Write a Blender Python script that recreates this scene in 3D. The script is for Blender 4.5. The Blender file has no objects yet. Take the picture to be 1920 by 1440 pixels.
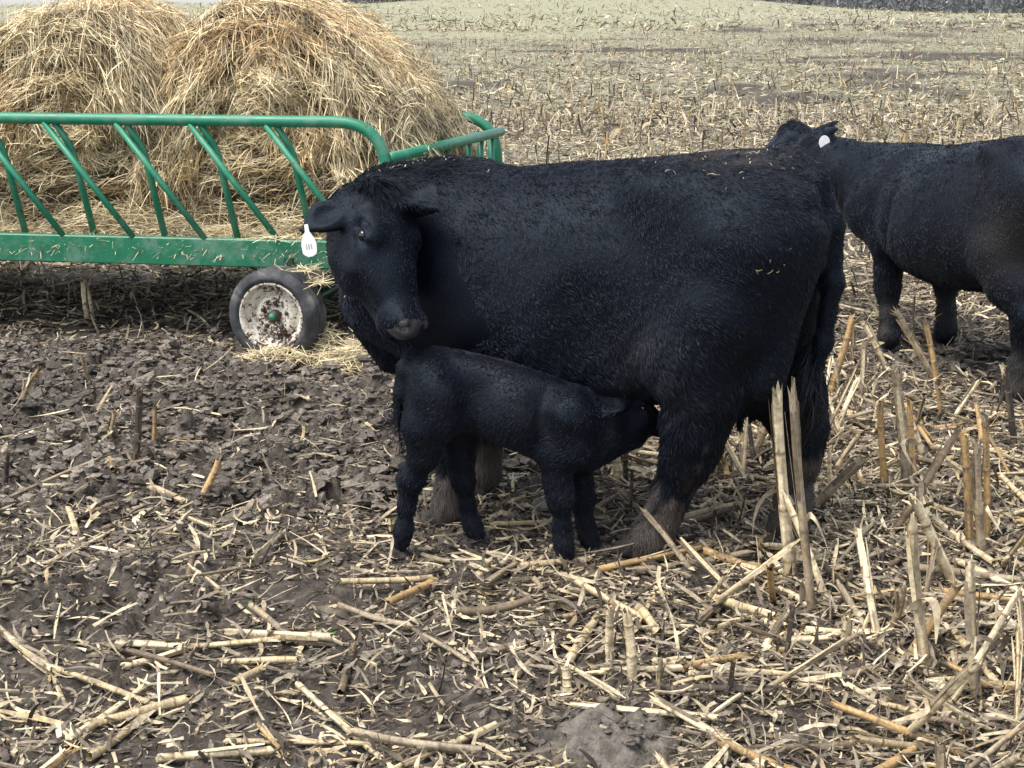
import bpy, math, random, time
import numpy as np
from mathutils import Vector, Matrix
T0 = time.time()
rad = math.radians
rng = np.random.default_rng(11)
random.seed(5)

# ------------------------------------------------------------------ camera, sky, sun, exposure
EYE = 1.8
FOC = 2700.0                                   # focal length in pixels of the 1920 px wide photograph
PITCH = math.atan(712.0 / FOC)
scene = bpy.context.scene
COL = scene.collection
cam_d = bpy.data.cameras.new('camera'); cam = bpy.data.objects.new('camera', cam_d); COL.objects.link(cam)
cam.location = (0, 0, EYE); cam.rotation_euler = (math.pi / 2 - PITCH, 0, 0)
cam_d.sensor_width = 36; cam_d.lens = 36 * FOC / 1920; cam_d.clip_start = .05; cam_d.clip_end = 3000
scene.camera = cam

SUN_EL, SUN_AZ = 62, 235                       # high soft sun behind cloud, behind the viewer's left shoulder
world = bpy.data.worlds.new('World'); scene.world = world; world.use_nodes = True
wn, wl = world.node_tree.nodes, world.node_tree.links
sky = wn.new('ShaderNodeTexSky'); sky.sky_type = 'NISHITA'; sky.sun_disc = False
sky.sun_elevation = rad(SUN_EL); sky.sun_rotation = rad(SUN_AZ); sky.air_density = 1.0; sky.dust_density = 1.0
hs = wn.new('ShaderNodeHueSaturation'); hs.inputs['Saturation'].default_value = .42
wl.new(sky.outputs[0], hs.inputs['Color']); wl.new(hs.outputs[0], wn['Background'].inputs['Color'])
wn['Background'].inputs['Strength'].default_value = .115
sun_d = bpy.data.lights.new('sun', 'SUN'); sun_d.energy = 2.3; sun_d.angle = rad(38); sun_d.color = (1, .96, .9)
sun = bpy.data.objects.new('sun', sun_d); COL.objects.link(sun)
sd = Vector((math.sin(rad(SUN_AZ)) * math.cos(rad(SUN_EL)), math.cos(rad(SUN_AZ)) * math.cos(rad(SUN_EL)), math.sin(rad(SUN_EL))))
sun.rotation_euler = sd.to_track_quat('Z', 'Y').to_euler()
sun.location = sd * 60
scene.view_settings.view_transform = 'Standard'; scene.view_settings.look = 'None'
scene.view_settings.exposure = 1.3; scene.view_settings.gamma = 1

# ------------------------------------------------------------------ small helpers
def ray(px, py):
    x = (px - 960) / FOC; v = (720 - py) / FOC
    return np.array([x, math.cos(PITCH) + v * math.sin(PITCH), -math.sin(PITCH) + v * math.cos(PITCH)])
def gnd(px, py, z=0.0):
    r = ray(px, py); t = (z - EYE) / r[2]
    return np.array([0, 0, EYE]) + r * t
def at_depth(px, py, y):
    r = ray(px, py); return np.array([0, 0, EYE]) + r * (y / r[1])

def tag(o, label=None, cat=None, group=None, kind=None):
    if label: o['label'] = label
    if cat: o['category'] = cat
    if group: o['group'] = group
    if kind: o['kind'] = kind
    return o
def empty(name, loc=(0, 0, 0), rz=0.0):
    o = bpy.data.objects.new(name, None); COL.objects.link(o)
    o.location = loc; o.rotation_euler = (0, 0, rz); o.empty_display_size = .1
    return o
def mesh_np(name, verts, quads=None, tris=None, mat=None, col=None, smooth=True, parent=None, link=True):
    """one mesh object out of numpy arrays"""
    me = bpy.data.meshes.new(name)
    verts = np.asarray(verts, np.float32).reshape(-1, 3)
    loops, totals = [], []
    if quads is not None and len(quads):
        q = np.asarray(quads, np.int32); loops.append(q.ravel()); totals.append(np.full(len(q), 4, np.int32))
    if tris is not None and len(tris):
        t = np.asarray(tris, np.int32); loops.append(t.ravel()); totals.append(np.full(len(t), 3, np.int32))
    loops = np.concatenate(loops); totals = np.concatenate(totals)
    me.vertices.add(len(verts)); me.vertices.foreach_set('co', verts.ravel())
    me.loops.add(len(loops)); me.loops.foreach_set('vertex_index', loops)
    me.polygons.add(len(totals))
    starts = np.concatenate([[0], np.cumsum(totals)[:-1]]).astype(np.int32)
    me.polygons.foreach_set('loop_start', starts)
    me.polygons.foreach_set('use_smooth', np.full(len(totals), smooth))
    if col is not None:
        c = np.ones((len(verts), 4), np.float32); c[:, :3] = col
        a = me.attributes.new('tint', 'FLOAT_COLOR', 'POINT'); a.data.foreach_set('color', c.ravel())
    me.update(calc_edges=True)
    if mat: me.materials.append(mat)
    o = bpy.data.objects.new(name, me)
    if link: COL.objects.link(o)
    if parent is not None: o.parent = parent
    return o
def unit(v):
    v = np.asarray(v, float); return v / np.maximum(np.linalg.norm(v, axis=-1, keepdims=True), 1e-9)

class Batch:
    """gathers many ribbons and tubes into the arrays of one mesh"""
    def __init__(s): s.v, s.q, s.c, s.n = [], [], [], 0
    def ribbons(s, C, W, col):
        N, K = C.shape[:2]
        V = np.stack([C - W, C + W], 2).reshape(-1, 3)
        base = (np.arange(N)[:, None] * K + np.arange(K - 1)[None]) * 2
        q = np.stack([base, base + 1, base + 3, base + 2], -1).reshape(-1, 4) + s.n
        if col.ndim == 2: col = np.repeat(col[:, None], K, 1)
        s.v.append(V); s.q.append(q); s.c.append(np.repeat(col[:, :, None], 2, 2).reshape(-1, 3)); s.n += len(V)
    def tubes(s, C, R, col, M=6, cap=True):
        N, K = C.shape[:2]
        t = unit(np.gradient(C, axis=1))
        ref = np.where(np.abs(t[..., 2:3]) < .8, np.array([0, 0, 1.]), np.array([1., 0, 0]))
        a = unit(np.cross(t, ref)); b = np.cross(t, a)
        th = np.arange(M) * 2 * np.pi / M
        R = np.asarray(R)
        if R.ndim == 2: R = np.repeat(R[..., None], M, 2)
        V = C[:, :, None] + R[..., None] * (a[:, :, None] * np.cos(th)[:, None] + b[:, :, None] * np.sin(th)[:, None])
        i = (np.arange(N)[:, None, None] * K + np.arange(K - 1)[None, :, None]) * M + np.arange(M)[None, None]
        j = i - np.arange(M) + (np.arange(M) + 1) % M
        q = np.stack([i, j, j + M, i + M], -1).reshape(-1, 4) + s.n
        if col.ndim == 2: col = np.repeat(col[:, None], K, 1)
        if col.ndim == 3: col = np.repeat(col[:, :, None], M, 2)
        s.v.append(V.reshape(-1, 3)); s.q.append(q); s.c.append(col.reshape(-1, 3)); s.n += N * K * M
        if cap and M >= 4:
            for k in (0, K - 1):
                r0 = np.arange(N)[:, None] * K * M + k * M + np.arange(M)[None] + s.n - N * K * M
                for m in range(1, M - 1, 2):
                    qq = np.stack([r0[:, 0], r0[:, m], r0[:, (m + 1)], r0[:, (m + 2) % M]], -1)
                    s.q.append(qq if k else qq[:, ::-1])
    def build(s, name, mat, parent=None, smooth=True, link=True):
        return mesh_np(name, np.concatenate(s.v), np.concatenate(s.q), None, mat, np.concatenate(s.c), smooth, parent, link)

def hash01(ix, iy, seed):
    h = (ix.astype(np.int64) * 374761393 + iy.astype(np.int64) * 668265263 + seed * 974634777) & 0xFFFFFFFF
    h = ((h ^ (h >> 13)) * 1274126177) & 0xFFFFFFFF
    h = ((h ^ (h >> 16)) * 2246822519) & 0xFFFFFFFF
    return ((h ^ (h >> 15)) & 0xFFFFFF) / float(0xFFFFFF)
def perlin(x, y, seed=0):
    ix, iy = np.floor(x), np.floor(y); fx, fy = x - ix, y - iy
    u, v = fx * fx * fx * (fx * (fx * 6 - 15) + 10), fy * fy * fy * (fy * (fy * 6 - 15) + 10)
    def g(a, b):
        t = hash01(ix + a, iy + b, seed) * 2 * np.pi
        return np.cos(t) * (fx - a) + np.sin(t) * (fy - b)
    return (g(0, 0) * (1 - u) + g(1, 0) * u) * (1 - v) + (g(0, 1) * (1 - u) + g(1, 1) * u) * v
def lumps(x, y, seed=0):
    """rounded clods: height 0..1 of the highest of the nine neighbouring bumps"""
    ix, iy = np.floor(x), np.floor(y); out = np.zeros_like(x)
    for a in (-1, 0, 1):
        for b in (-1, 0, 1):
            jx, jy = ix + a, iy + b
            cx, cy = jx + hash01(jx, jy, seed), jy + hash01(jx, jy, seed + 1)
            r = .45 + .5 * hash01(jx, jy, seed + 2)
            d = ((x - cx) ** 2 + (y - cy) ** 2) / r ** 2
            out = np.maximum(out, np.sqrt(np.maximum(1 - d, 0)) * r)
    return out
def sstep(a, b, x):
    t = np.clip((x - a) / (b - a), 0, 1); return t * t * (3 - 2 * t)

# ------------------------------------------------------------------ materials
def material(name):
    m = bpy.data.materials.new(name); m.use_nodes = True
    return m, m.node_tree.nodes, m.node_tree.links, m.node_tree.nodes['Principled BSDF']
def ramp(n, l, src, stops):
    r = n.new('ShaderNodeValToRGB'); e = r.color_ramp.elements
    while len(e) < len(stops): e.new(.5)
    for k, (p, c) in enumerate(stops): e[k].position = p; e[k].color = (*c, 1)
    l.new(src, r.inputs[0]); return r.outputs[0]
def noise(n, l, vec, scale, detail=4, rough=.55, dist=0.0):
    t = n.new('ShaderNodeTexNoise'); t.inputs['Scale'].default_value = scale; t.inputs['Detail'].default_value = detail
    t.inputs['Roughness'].default_value = rough; t.inputs['Distortion'].default_value = dist
    if vec is not None: l.new(vec, t.inputs['Vector'])
    return t.outputs['Fac']
def mixc(n, l, fac, a, b, mode='MIX'):
    m = n.new('ShaderNodeMix'); m.data_type = 'RGBA'; m.blend_type = mode
    for s, v in ((m.inputs[0], fac), (m.inputs[6], a), (m.inputs[7], b)):
        if hasattr(v, 'node'): l.new(v, s)
        elif isinstance(v, (int, float)): s.default_value = v
        else: s.default_value = (*v, 1)
    return m.outputs[2]
def bump(n, l, b, h, strength, dist=.01):
    m = n.new('ShaderNodeBump'); m.inputs['Strength'].default_value = strength; m.inputs['Distance'].default_value = dist
    l.new(h, m.inputs['Height']); l.new(m.outputs[0], b.inputs['Normal'])
def objco(n): return n.new('ShaderNodeTexCoord').outputs['Object']
def mrange(n, l, src, a, b, c=0.0, d=1.0):
    m = n.new('ShaderNodeMapRange'); l.new(src, m.inputs[0])
    for k, v in enumerate((a, b, c, d)): m.inputs[k + 1].default_value = v
    return m.outputs[0]
def attr(n, name='tint'):
    a = n.new('ShaderNodeAttribute'); a.attribute_name = name; return a.outputs['Color']

def plant_mat(name, scale, rough=.75, spec=.25, transl=0.0):
    m, n, l, b = material(name)
    f = noise(n, l, objco(n), scale, 3)
    c = mixc(n, l, 1.0, attr(n), ramp(n, l, f, [(.3, (.62, .6, .58)), (.7, (1.25, 1.22, 1.15))]), 'MULTIPLY')
    l.new(c, b.inputs['Base Color']); b.inputs['Roughness'].default_value = rough
    b.inputs['Specular IOR Level'].default_value = spec
    return m
M_RES = plant_mat('dry_residue', 60)
M_STALK = plant_mat('dry_stalk', 90, .6, .35)
M_HAY = plant_mat('hay_strands', 25, .7)

def paint_mat(name, base, dirt, wear=.5):
    m, n, l, b = material(name); co = objco(n)
    f = noise(n, l, co, 7, 6, .65); g = noise(n, l, co, 45, 4, .7)
    c = mixc(n, l, mrange(n, l, f, .49, .64, 0, wear), base, dirt)
    c = mixc(n, l, mrange(n, l, g, .62, .75, 0, .45), c, tuple(.55 * x for x in base))
    k = noise(n, l, co, 16, 8, .75, 1.2)
    c = mixc(n, l, mrange(n, l, k, .605, .645), c, (.075, .045, .025))          # rust
    c = mixc(n, l, mrange(n, l, noise(n, l, co, 26, 6, .8, 2.0), .6, .66, 0, .75), c, (.25, .23, .19))     # dried mud and scratches
    l.new(c, b.inputs['Base Color'])
    l.new(mrange(n, l, f, .3, .7, .32, .6), b.inputs['Roughness'])
    bump(n, l, b, g, .15, .004)
    return m
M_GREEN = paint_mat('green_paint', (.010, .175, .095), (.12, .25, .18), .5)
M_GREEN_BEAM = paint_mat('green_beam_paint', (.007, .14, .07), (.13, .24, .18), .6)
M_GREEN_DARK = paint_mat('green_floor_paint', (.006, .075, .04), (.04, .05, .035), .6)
def plain(name, base, rough=.5, spec=.5, metallic=0.0):
    m, n, l, b = material(name); co = objco(n)
    f = noise(n, l, co, 40, 4)
    l.new(mixc(n, l, f, tuple(.75 * x for x in base), tuple(min(1, 1.2 * x) for x in base)), b.inputs['Base Color'])
    b.inputs['Roughness'].default_value = rough; b.inputs['Specular IOR Level'].default_value = spec; b.inputs['Metallic'].default_value = metallic
    return m
def tyre_mat():
    m, n, l, b = material('muddy_rubber'); co = objco(n)
    f = noise(n, l, co, 9, 6, .6, .4)
    c = ramp(n, l, f, [(.38, (.014, .015, .017)), (.56, (.048, .05, .054)), (.72, (.17, .16, .145))])
    l.new(c, b.inputs['Base Color']); b.inputs['Roughness'].default_value = .75
    bump(n, l, b, noise(n, l, co, 60, 4), .4, .006)
    return m
def rim_mat():
    m, n, l, b = material('flaking_rim_paint'); co = objco(n)
    f = noise(n, l, co, 46, 6, .68, .6); g = noise(n, l, co, 7, 3)
    s = n.new('ShaderNodeMath'); s.operation = 'ADD'; l.new(f, s.inputs[0])
    l.new(mrange(n, l, g, .3, .7, -.1, .1), s.inputs[1])
    c = ramp(n, l, s.outputs[0], [(.38, (.03, .017, .012)), (.455, (.1, .06, .04)), (.49, (.5, .46, .38)), (.62, (.66, .63, .55))])
    l.new(c, b.inputs['Base Color']); b.inputs['Roughness'].default_value = .7
    bump(n, l, b, s.outputs[0], .5, .004)
    return m

def coat_mat(name, hair=False, mud=True):
    m, n, l, b = material(name); co = objco(n)
    f = noise(n, l, co, 5, 5, .6)
    c = ramp(n, l, f, [(.35, (.0014, .0021, .0048)), (.7, (.0028, .0037, .0078))])  # blue of the reflected sky put into the black coat colour
    if mud:
        c = mixc(n, l, attr(n), c, (.085, .071, .06))
        # the tint attribute stores how muddy the coat is
    l.new(c, b.inputs['Base Color'])
    b.inputs['Roughness'].default_value = .5 if hair else .46
    b.inputs['Specular Tint'].default_value = (.66, .80, 1, 1)
    b.inputs['Specular IOR Level'].default_value = .28 if hair else .2
    b.inputs['Sheen Weight'].default_value = .012 if hair else .02; b.inputs['Sheen Tint'].default_value = (.45, .65, 1, 1); b.inputs['Sheen Roughness'].default_value = .35
    if not hair:
        mp = n.new('ShaderNodeMapping'); mp.inputs['Scale'].default_value = (150, 190, 34); l.new(co, mp.inputs['Vector'])
        bump(n, l, b, noise(n, l, mp.outputs[0], 1, 4, .7, .35), .5, .006)
    return m

def ground_mat():
    m, n, l, b = material('mud_soil'); co = objco(n)
    sx = n.new('ShaderNodeSeparateXYZ'); l.new(co, sx.inputs[0])
    f = noise(n, l, co, 3.2, 8, .68); g = noise(n, l, co, 28, 6, .7)
    mud = ramp(n, l, g, [(.32, (.027, .022, .018)), (.5, (.076, .063, .052)), (.68, (.165, .143, .12))])
    mud = mixc(n, l, mrange(n, l, f, .35, .68, 0, .55), mud, (.12, .102, .083))
    # smeared pale patch of dried slurry near the bottom of the view: uses the patch attribute
    mud = mixc(n, l, attr(n, 'slurry'), mud, mixc(n, l, mrange(n, l, g, .35, .65), (.09, .078, .066), (.24, .213, .183)))
    # beyond a dozen metres: bleached residue and winter weeds between the rows
    g2 = noise(n, l, co, 5.5, 6, .75, .5); g3 = noise(n, l, co, .35, 4, .6)
    far = ramp(n, l, g2, [(.34, (.07, .058, .048)), (.44, (.2, .175, .13)), (.55, (.30, .275, .19)), (.68, (.4, .36, .265))])
    green = ramp(n, l, g2, [(.34, (.11, .105, .065)), (.56, (.25, .25, .145)), (.7, (.36, .335, .22))])
    far = mixc(n, l, mrange(n, l, g3, .42, .62, .05, .85), far, green)
    c = mixc(n, l, mrange(n, l, sx.outputs[1], 8.5, 17, 0, .92), mud, far)
    pale = mixc(n, l, noise(n, l, co, .6, 6, .7), (.2, .19, .125), (.35, .32, .225))
    pale = mixc(n, l, mrange(n, l, noise(n, l, co, .05, 3), .35, .6), pale, (.25, .25, .155))
    c = mixc(n, l, mixc(n, l, 1.0, attr(n, 'bare'), mrange(n, l, g2, .3, .5, .5, 1), 'MULTIPLY'), c, (.062, .051, .039))
    c = mixc(n, l, attr(n, 'pasture'), c, pale)
    l.new(c, b.inputs['Base Color'])
    b.inputs['Roughness'].default_value = .75; b.inputs['Specular IOR Level'].default_value = .2
    h = n.new('ShaderNodeMath'); h.operation = 'ADD'; l.new(g, h.inputs[0]); l.new(noise(n, l, co, 110, 5, .7), h.inputs[1])
    bump(n, l, b, h.outputs[0], .75, .018)
    return m
M_GROUND = ground_mat()

# ------------------------------------------------------------------ the ground
# hoof spots pressed into the mud: x, y, radius
FEET = [(.405, 4.51, .11), (.95, 4.71, .10), (-.25, 4.85, .09), (-.115, 5.26, .09), (-.38, 4.63, .055), (-.13, 4.71, .055), (.18, 4.51, .055), (.28, 4.62, .055),
        (1.98, 7.49, .1), (2.32, 7.57, .1), (2.30, 6.44, .1), (2.62, 6.53, .1)]
def mud_mask(x, y):
    w = .35 * perlin(x * .9, y * .9, 3) + .25 * perlin(x * 2.3, y * 2.3, 4)
    a = 1.1 * np.exp(-(((x + 2.0) / 2.2) ** 4 + ((y - 6.3) / 1.25) ** 4))
    a2 = .95 * np.exp(-(((x + .75) / .7) ** 2 + ((y - 5.7) / .9) ** 2))
    a3 = .8 * np.exp(-(((x + 1.15) / .6) ** 2 + ((y - 4.1) / .4) ** 2))
    a4 = .45 * np.exp(-(((x + .1) / .5) ** 2 + ((y - 3.7) / .3) ** 2))
    a5 = .6 * np.exp(-(((x - 2.3) / .8) ** 2 + ((y - 7.2) / .8) ** 2))
    s = np.exp(-(((x - .23) / .2) ** 2 + ((y - 3.25) / .17) ** 2))
    return np.clip(sstep(.32, .62, np.maximum.reduce([a, a2, a3, a4, a5]) + w) + s * 1.2, 0, 1)
def slurry_mask(x, y):
    return sstep(.35, .6, np.exp(-(((x - .235) / .2) ** 2 + ((y - 3.235) / .18) ** 2)) + .22 * perlin(x * 9, y * 9, 8))
def ground_h(x, y):
    x = np.asarray(x, float); y = np.asarray(y, float)
    near = 1 - sstep(9, 14, y)
    mud = mud_mask(x, y); sl = slurry_mask(x, y)
    h = .035 * perlin(x * .55, y * .55, 1) + .03 * perlin(x * 1.6, y * 1.6, 2)
    calm = np.ones_like(h)
    for fx, fy, r in FEET:
        calm = np.minimum(calm, sstep(r * .6, r * 2.0, np.hypot(x - fx, y - fy)))
    wx = x + .07 * perlin(x * 6, y * 6, 5) + .03 * perlin(x * 17, y * 17, 15); wy = y + .07 * perlin(x * 6, y * 6, 6) + .03 * perlin(x * 17, y * 17, 16)
    c = .045 * lumps(wx * 6.5, wy * 6.5, 20) + .035 * lumps(wx * 13, wy * 13, 30) + .02 * lumps(wx * 29, wy * 29, 40) + .05 * np.abs(perlin(wx * 9, wy * 9, 41)) + .035 * perlin(x * 19, y * 19, 42) + .025 * perlin(x * 38, y * 38, 43) - .06
    c2 = .05 * perlin(x * 4, y * 4, 9)
    rough = (mud * (1.45 * c + 1.3 * c2) + (1 - mud) * (.5 * c + .6 * c2)) * (1 - .1 * sl) + sl * (.006 + .02 * perlin(x * 23, y * 23, 88))
    h = h * (.25 + .75 * calm) + near * rough * calm
    for fx, fy, r in FEET: h = h - .012 * np.exp(-((x - fx) ** 2 + (y - fy) ** 2) / (r * r))
    # the slightly rolling far field
    far = np.exp(-((y - 290) / 110.) ** 2)
    h = h + 4.0 * np.exp(-((x - 22) / np.where(x < 22, 58., 31.)) ** 2) * far + 1.5 * sstep(-25, -70, x) * far + sstep(15, 60, y) * .10 * perlin(x * .11, y * .16, 12)
    h = h - .9 * sstep(320, 600, y)
    return h

# ------------------------------------------------------------------ animals: one smooth skin grown round bones and muscles
class Flesh:
    def __init__(s, xs, ys, zs):
        s.xs, s.ys, s.zs = (np.asarray(a, np.float32) for a in (xs, ys, zs))
        s.D = np.full((len(xs), len(ys), len(zs)), .5, np.float32)
    def box(s, lo, hi):
        r = []
        for a, u, v in zip((s.xs, s.ys, s.zs), lo, hi):
            i, j = np.searchsorted(a, u), np.searchsorted(a, v)
            if j <= i: return None
            r.append(slice(i, j))
        return tuple(r)
    def grid(s, sl):
        return (s.xs[sl[0]][:, None, None], s.ys[sl[1]][None, :, None], s.zs[sl[2]][None, None, :])
    def blend(s, sl, d, k, cut=False):
        D = s.D[sl]
        if cut:
            h = np.maximum(k - np.abs(D + d), 0) / k
            s.D[sl] = np.maximum(D, -d) + h * h * k * .25
        else:
            h = np.maximum(k - np.abs(D - d), 0) / k
            s.D[sl] = np.minimum(D, d) - h * h * k * .25
    def cone(s, a, b, ra, rb, k=.05, flat=None, f=1.0, cut=False):
        """tapered capsule; squashed along the direction flat by the factor f"""
        a, b = np.asarray(a, float), np.asarray(b, float)
        m = max(ra, rb) * max(1, f) + k + .05
        sl = s.box(np.minimum(a, b) - m, np.maximum(a, b) + m)
        if sl is None: return
        X, Y, Z = s.grid(sl)
        X, Y, Z = X - a[0], Y - a[1], Z - a[2]
        ab = b - a
        if flat is not None:
            n = unit(flat); q = (X * n[0] + Y * n[1] + Z * n[2])
            g = (1 / f - 1); dn = float(np.dot(ab, n))
            X, Y, Z = X + q * n[0] * g, Y + q * n[1] * g, Z + q * n[2] * g
            ab = ab + n * dn * g
        L = max(float(ab @ ab), 1e-9)
        t = np.clip((X * ab[0] + Y * ab[1] + Z * ab[2]) / L, 0, 1)
        d = np.sqrt((X - t * ab[0]) ** 2 + (Y - t * ab[1]) ** 2 + (Z - t * ab[2]) ** 2) - (ra + (rb - ra) * t)
        if flat is not None: d = d * min(f, 1.0) ** .5
        s.blend(sl, d.astype(np.float32), k, cut)
    def chain(s, pts, k=.05, flat=None, f=1.0):
        for (a, ra), (b, rb) in zip(pts[:-1], pts[1:]): s.cone(a, b, ra, rb, k, flat, f)
    def ball(s, c, r, k=.05, R=None, cut=False):
        """ellipsoid with the half axes r along the columns of R"""
        c, r = np.asarray(c, float), np.asarray(r, float)
        R = np.eye(3) if R is None else np.asarray(R)
        m = r.max() + k + .04
        sl = s.box(c - m, c + m)
        if sl is None: return
        X, Y, Z = s.grid(sl); X, Y, Z = X - c[0], Y - c[1], Z - c[2]
        q = [(X * R[0, i] + Y * R[1, i] + Z * R[2, i]) / r[i] for i in range(3)]
        k0 = np.sqrt(q[0] ** 2 + q[1] ** 2 + q[2] ** 2)
        k1 = np.sqrt((q[0] / r[0]) ** 2 + (q[1] / r[1]) ** 2 + (q[2] / r[2]) ** 2)
        d = k0 * (k0 - 1) / np.maximum(k1, 1e-6)
        s.blend(sl, d.astype(np.float32), k, cut)
    def trunk(s, table, k=.06, n=2.3, egg=.14):
        T = np.array(table); xf = np.linspace(T[0, 0], T[-1, 0], 240)
        def sm(c):
            v = np.interp(xf, T[:, 0], c)
            w = np.hanning(27); w /= w.sum()
            return np.convolve(np.pad(v, 13, mode='reflect', reflect_type='odd'), w, 'valid')
        zt, zb, hw = sm(T[:, 1]), sm(T[:, 2]), sm(T[:, 3])
        sl = s.box((T[0, 0] - .12, -T[:, 3].max() - .15, T[:, 2].min() - .15), (T[-1, 0] + .12, T[:, 3].max() + .15, T[:, 1].max() + .15))
        X, Y, Z = s.grid(sl); xc = np.clip(X[:, 0, 0], T[0, 0], T[-1, 0])
        t_, b_, w_ = (np.interp(xc, xf, v)[:, None, None] for v in (zt, zb, hw))
        hh, zc = np.maximum((t_ - b_) / 2, .02), (t_ + b_) / 2
        tz = np.clip((Z - zc) / hh, -1, 1)
        we = np.maximum(w_ * (1 - egg * tz), .02)
        q = (np.abs(Y / we) ** n + np.abs((Z - zc) / hh) ** n) ** (1 / n)
        d = (q - 1) * np.minimum(we, hh)
        ox = np.abs(X - xc[:, None, None])
        d = np.where(ox > 0, np.sqrt(np.maximum(d, 0) ** 2 + ox ** 2), d)
        s.blend(sl, d.astype(np.float32), k)
    def skin(s, smooth=2):
        D = s.D; neg = D < 0
        cs = [neg[i:neg.shape[0] - 1 + i, j:neg.shape[1] - 1 + j, k:neg.shape[2] - 1 + k] for i in (0, 1) for j in (0, 1) for k in (0, 1)]
        cnt = sum(c.astype(np.int8) for c in cs)
        act = np.argwhere((cnt > 0) & (cnt < 8))
        idx = np.full(cnt.shape, -1, np.int32); idx[tuple(act.T)] = np.arange(len(act))
        P = np.zeros((len(act), 3)); N = np.zeros(len(act))
        ax = (s.xs, s.ys, s.zs)
        corners = [(i, j, k) for i in (0, 1) for j in (0, 1) for k in (0, 1)]
        for c0 in corners:
            for axis in range(3):
                if c0[axis]: continue
                c1 = list(c0); c1[axis] = 1
                i0, i1 = act + np.array(c0), act + np.array(c1)
                d0, d1 = D[tuple(i0.T)], D[tuple(i1.T)]
                m = (d0 < 0) != (d1 < 0)
                t = np.where(m, d0 / np.where(m, d0 - d1, 1), 0)
                p0 = np.stack([ax[q][i0[:, q]] for q in range(3)], 1); p1 = np.stack([ax[q][i1[:, q]] for q in range(3)], 1)
                P += np.where(m[:, None], p0 + (p1 - p0) * t[:, None], 0); N += m
        P /= N[:, None]
        quads = []
        for axis in range(3):
            sl0 = [slice(1, -1)] * 3; sl1 = [slice(1, -1)] * 3
            sl0[axis] = slice(0, -1); sl1[axis] = slice(1, None)
            a, b = neg[tuple(sl0)], neg[tuple(sl1)]
            e = np.argwhere(a != b)
            o = np.ones(3, int); o[axis] = 0; e = e + o
            s0 = neg[tuple(e.T)]
            u, w = [(1, 2), (2, 0), (0, 1)][axis]
            du = np.zeros(3, int); du[u] = 1; dw = np.zeros(3, int); dw[w] = 1
            q = np.stack([idx[tuple((e - du - dw).T)], idx[tuple((e - dw).T)], idx[tuple(e.T)], idx[tuple((e - du).T)]], 1)
            q[~s0] = q[~s0][:, ::-1]
            quads.append(q)
        Q = np.concatenate(quads); Q = Q[(Q >= 0).all(1)]
        E_ = np.concatenate([Q[:, [0, 1]], Q[:, [1, 2]], Q[:, [2, 3]], Q[:, [3, 0]]])
        n = len(P); deg = np.bincount(E_[:, 0], minlength=n) + np.bincount(E_[:, 1], minlength=n)
        for _ in range(smooth):
            A = np.stack([np.bincount(E_[:, 0], P[E_[:, 1], k], n) + np.bincount(E_[:, 1], P[E_[:, 0], k], n) for k in range(3)], 1) / np.maximum(deg, 1)[:, None]
            P = P * .5 + A * .5
        return P, Q
def vnormals(P, Q):
    fn = np.cross(P[Q[:, 2]] - P[Q[:, 0]], P[Q[:, 3]] - P[Q[:, 1]])
    N = np.stack([sum(np.bincount(Q[:, c], fn[:, k], len(P)) for c in range(4)) for k in range(3)], 1)
    return unit(N), np.linalg.norm(fn, axis=1) / 2
def axis_steps(lo, hi, coarse, fine=None, fl=None, fh=None):
    if fine is None: return np.arange(lo, hi, coarse)
    return np.concatenate([np.arange(lo, fl, coarse), np.arange(fl, fh, fine), np.arange(fh, hi, coarse)])
def noise3(P, s, seed=0):
    return perlin(P[:, 0] * s + P[:, 2] * s * .7 + 7.3, P[:, 1] * s - P[:, 2] * s * .7 + 3.1, seed)

def curves_obj(name, pts, radii, mat, parent, col=None):
    """hair strands: pts (N,K,3), radii (N,K)"""
    N, K = pts.shape[:2]
    c = bpy.data.hair_curves.new(name); c.add_curves([K] * N)
    c.position_data.foreach_set('vector', np.ascontiguousarray(pts, np.float32).ravel())
    r = c.attributes.get('radius') or c.attributes.new('radius', 'FLOAT', 'POINT')
    r.data.foreach_set('value', np.ascontiguousarray(radii, np.float32).ravel())
    if col is not None:
        cc = np.ones((N, 4), np.float32); cc[:, :3] = col
        a = c.attributes.new('tint', 'FLOAT_COLOR', 'CURVE'); a.data.foreach_set('color', cc.ravel())
    c.materials.append(mat)
    o = bpy.data.objects.new(name, c); COL.objects.link(o); o.parent = parent
    return o

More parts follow.
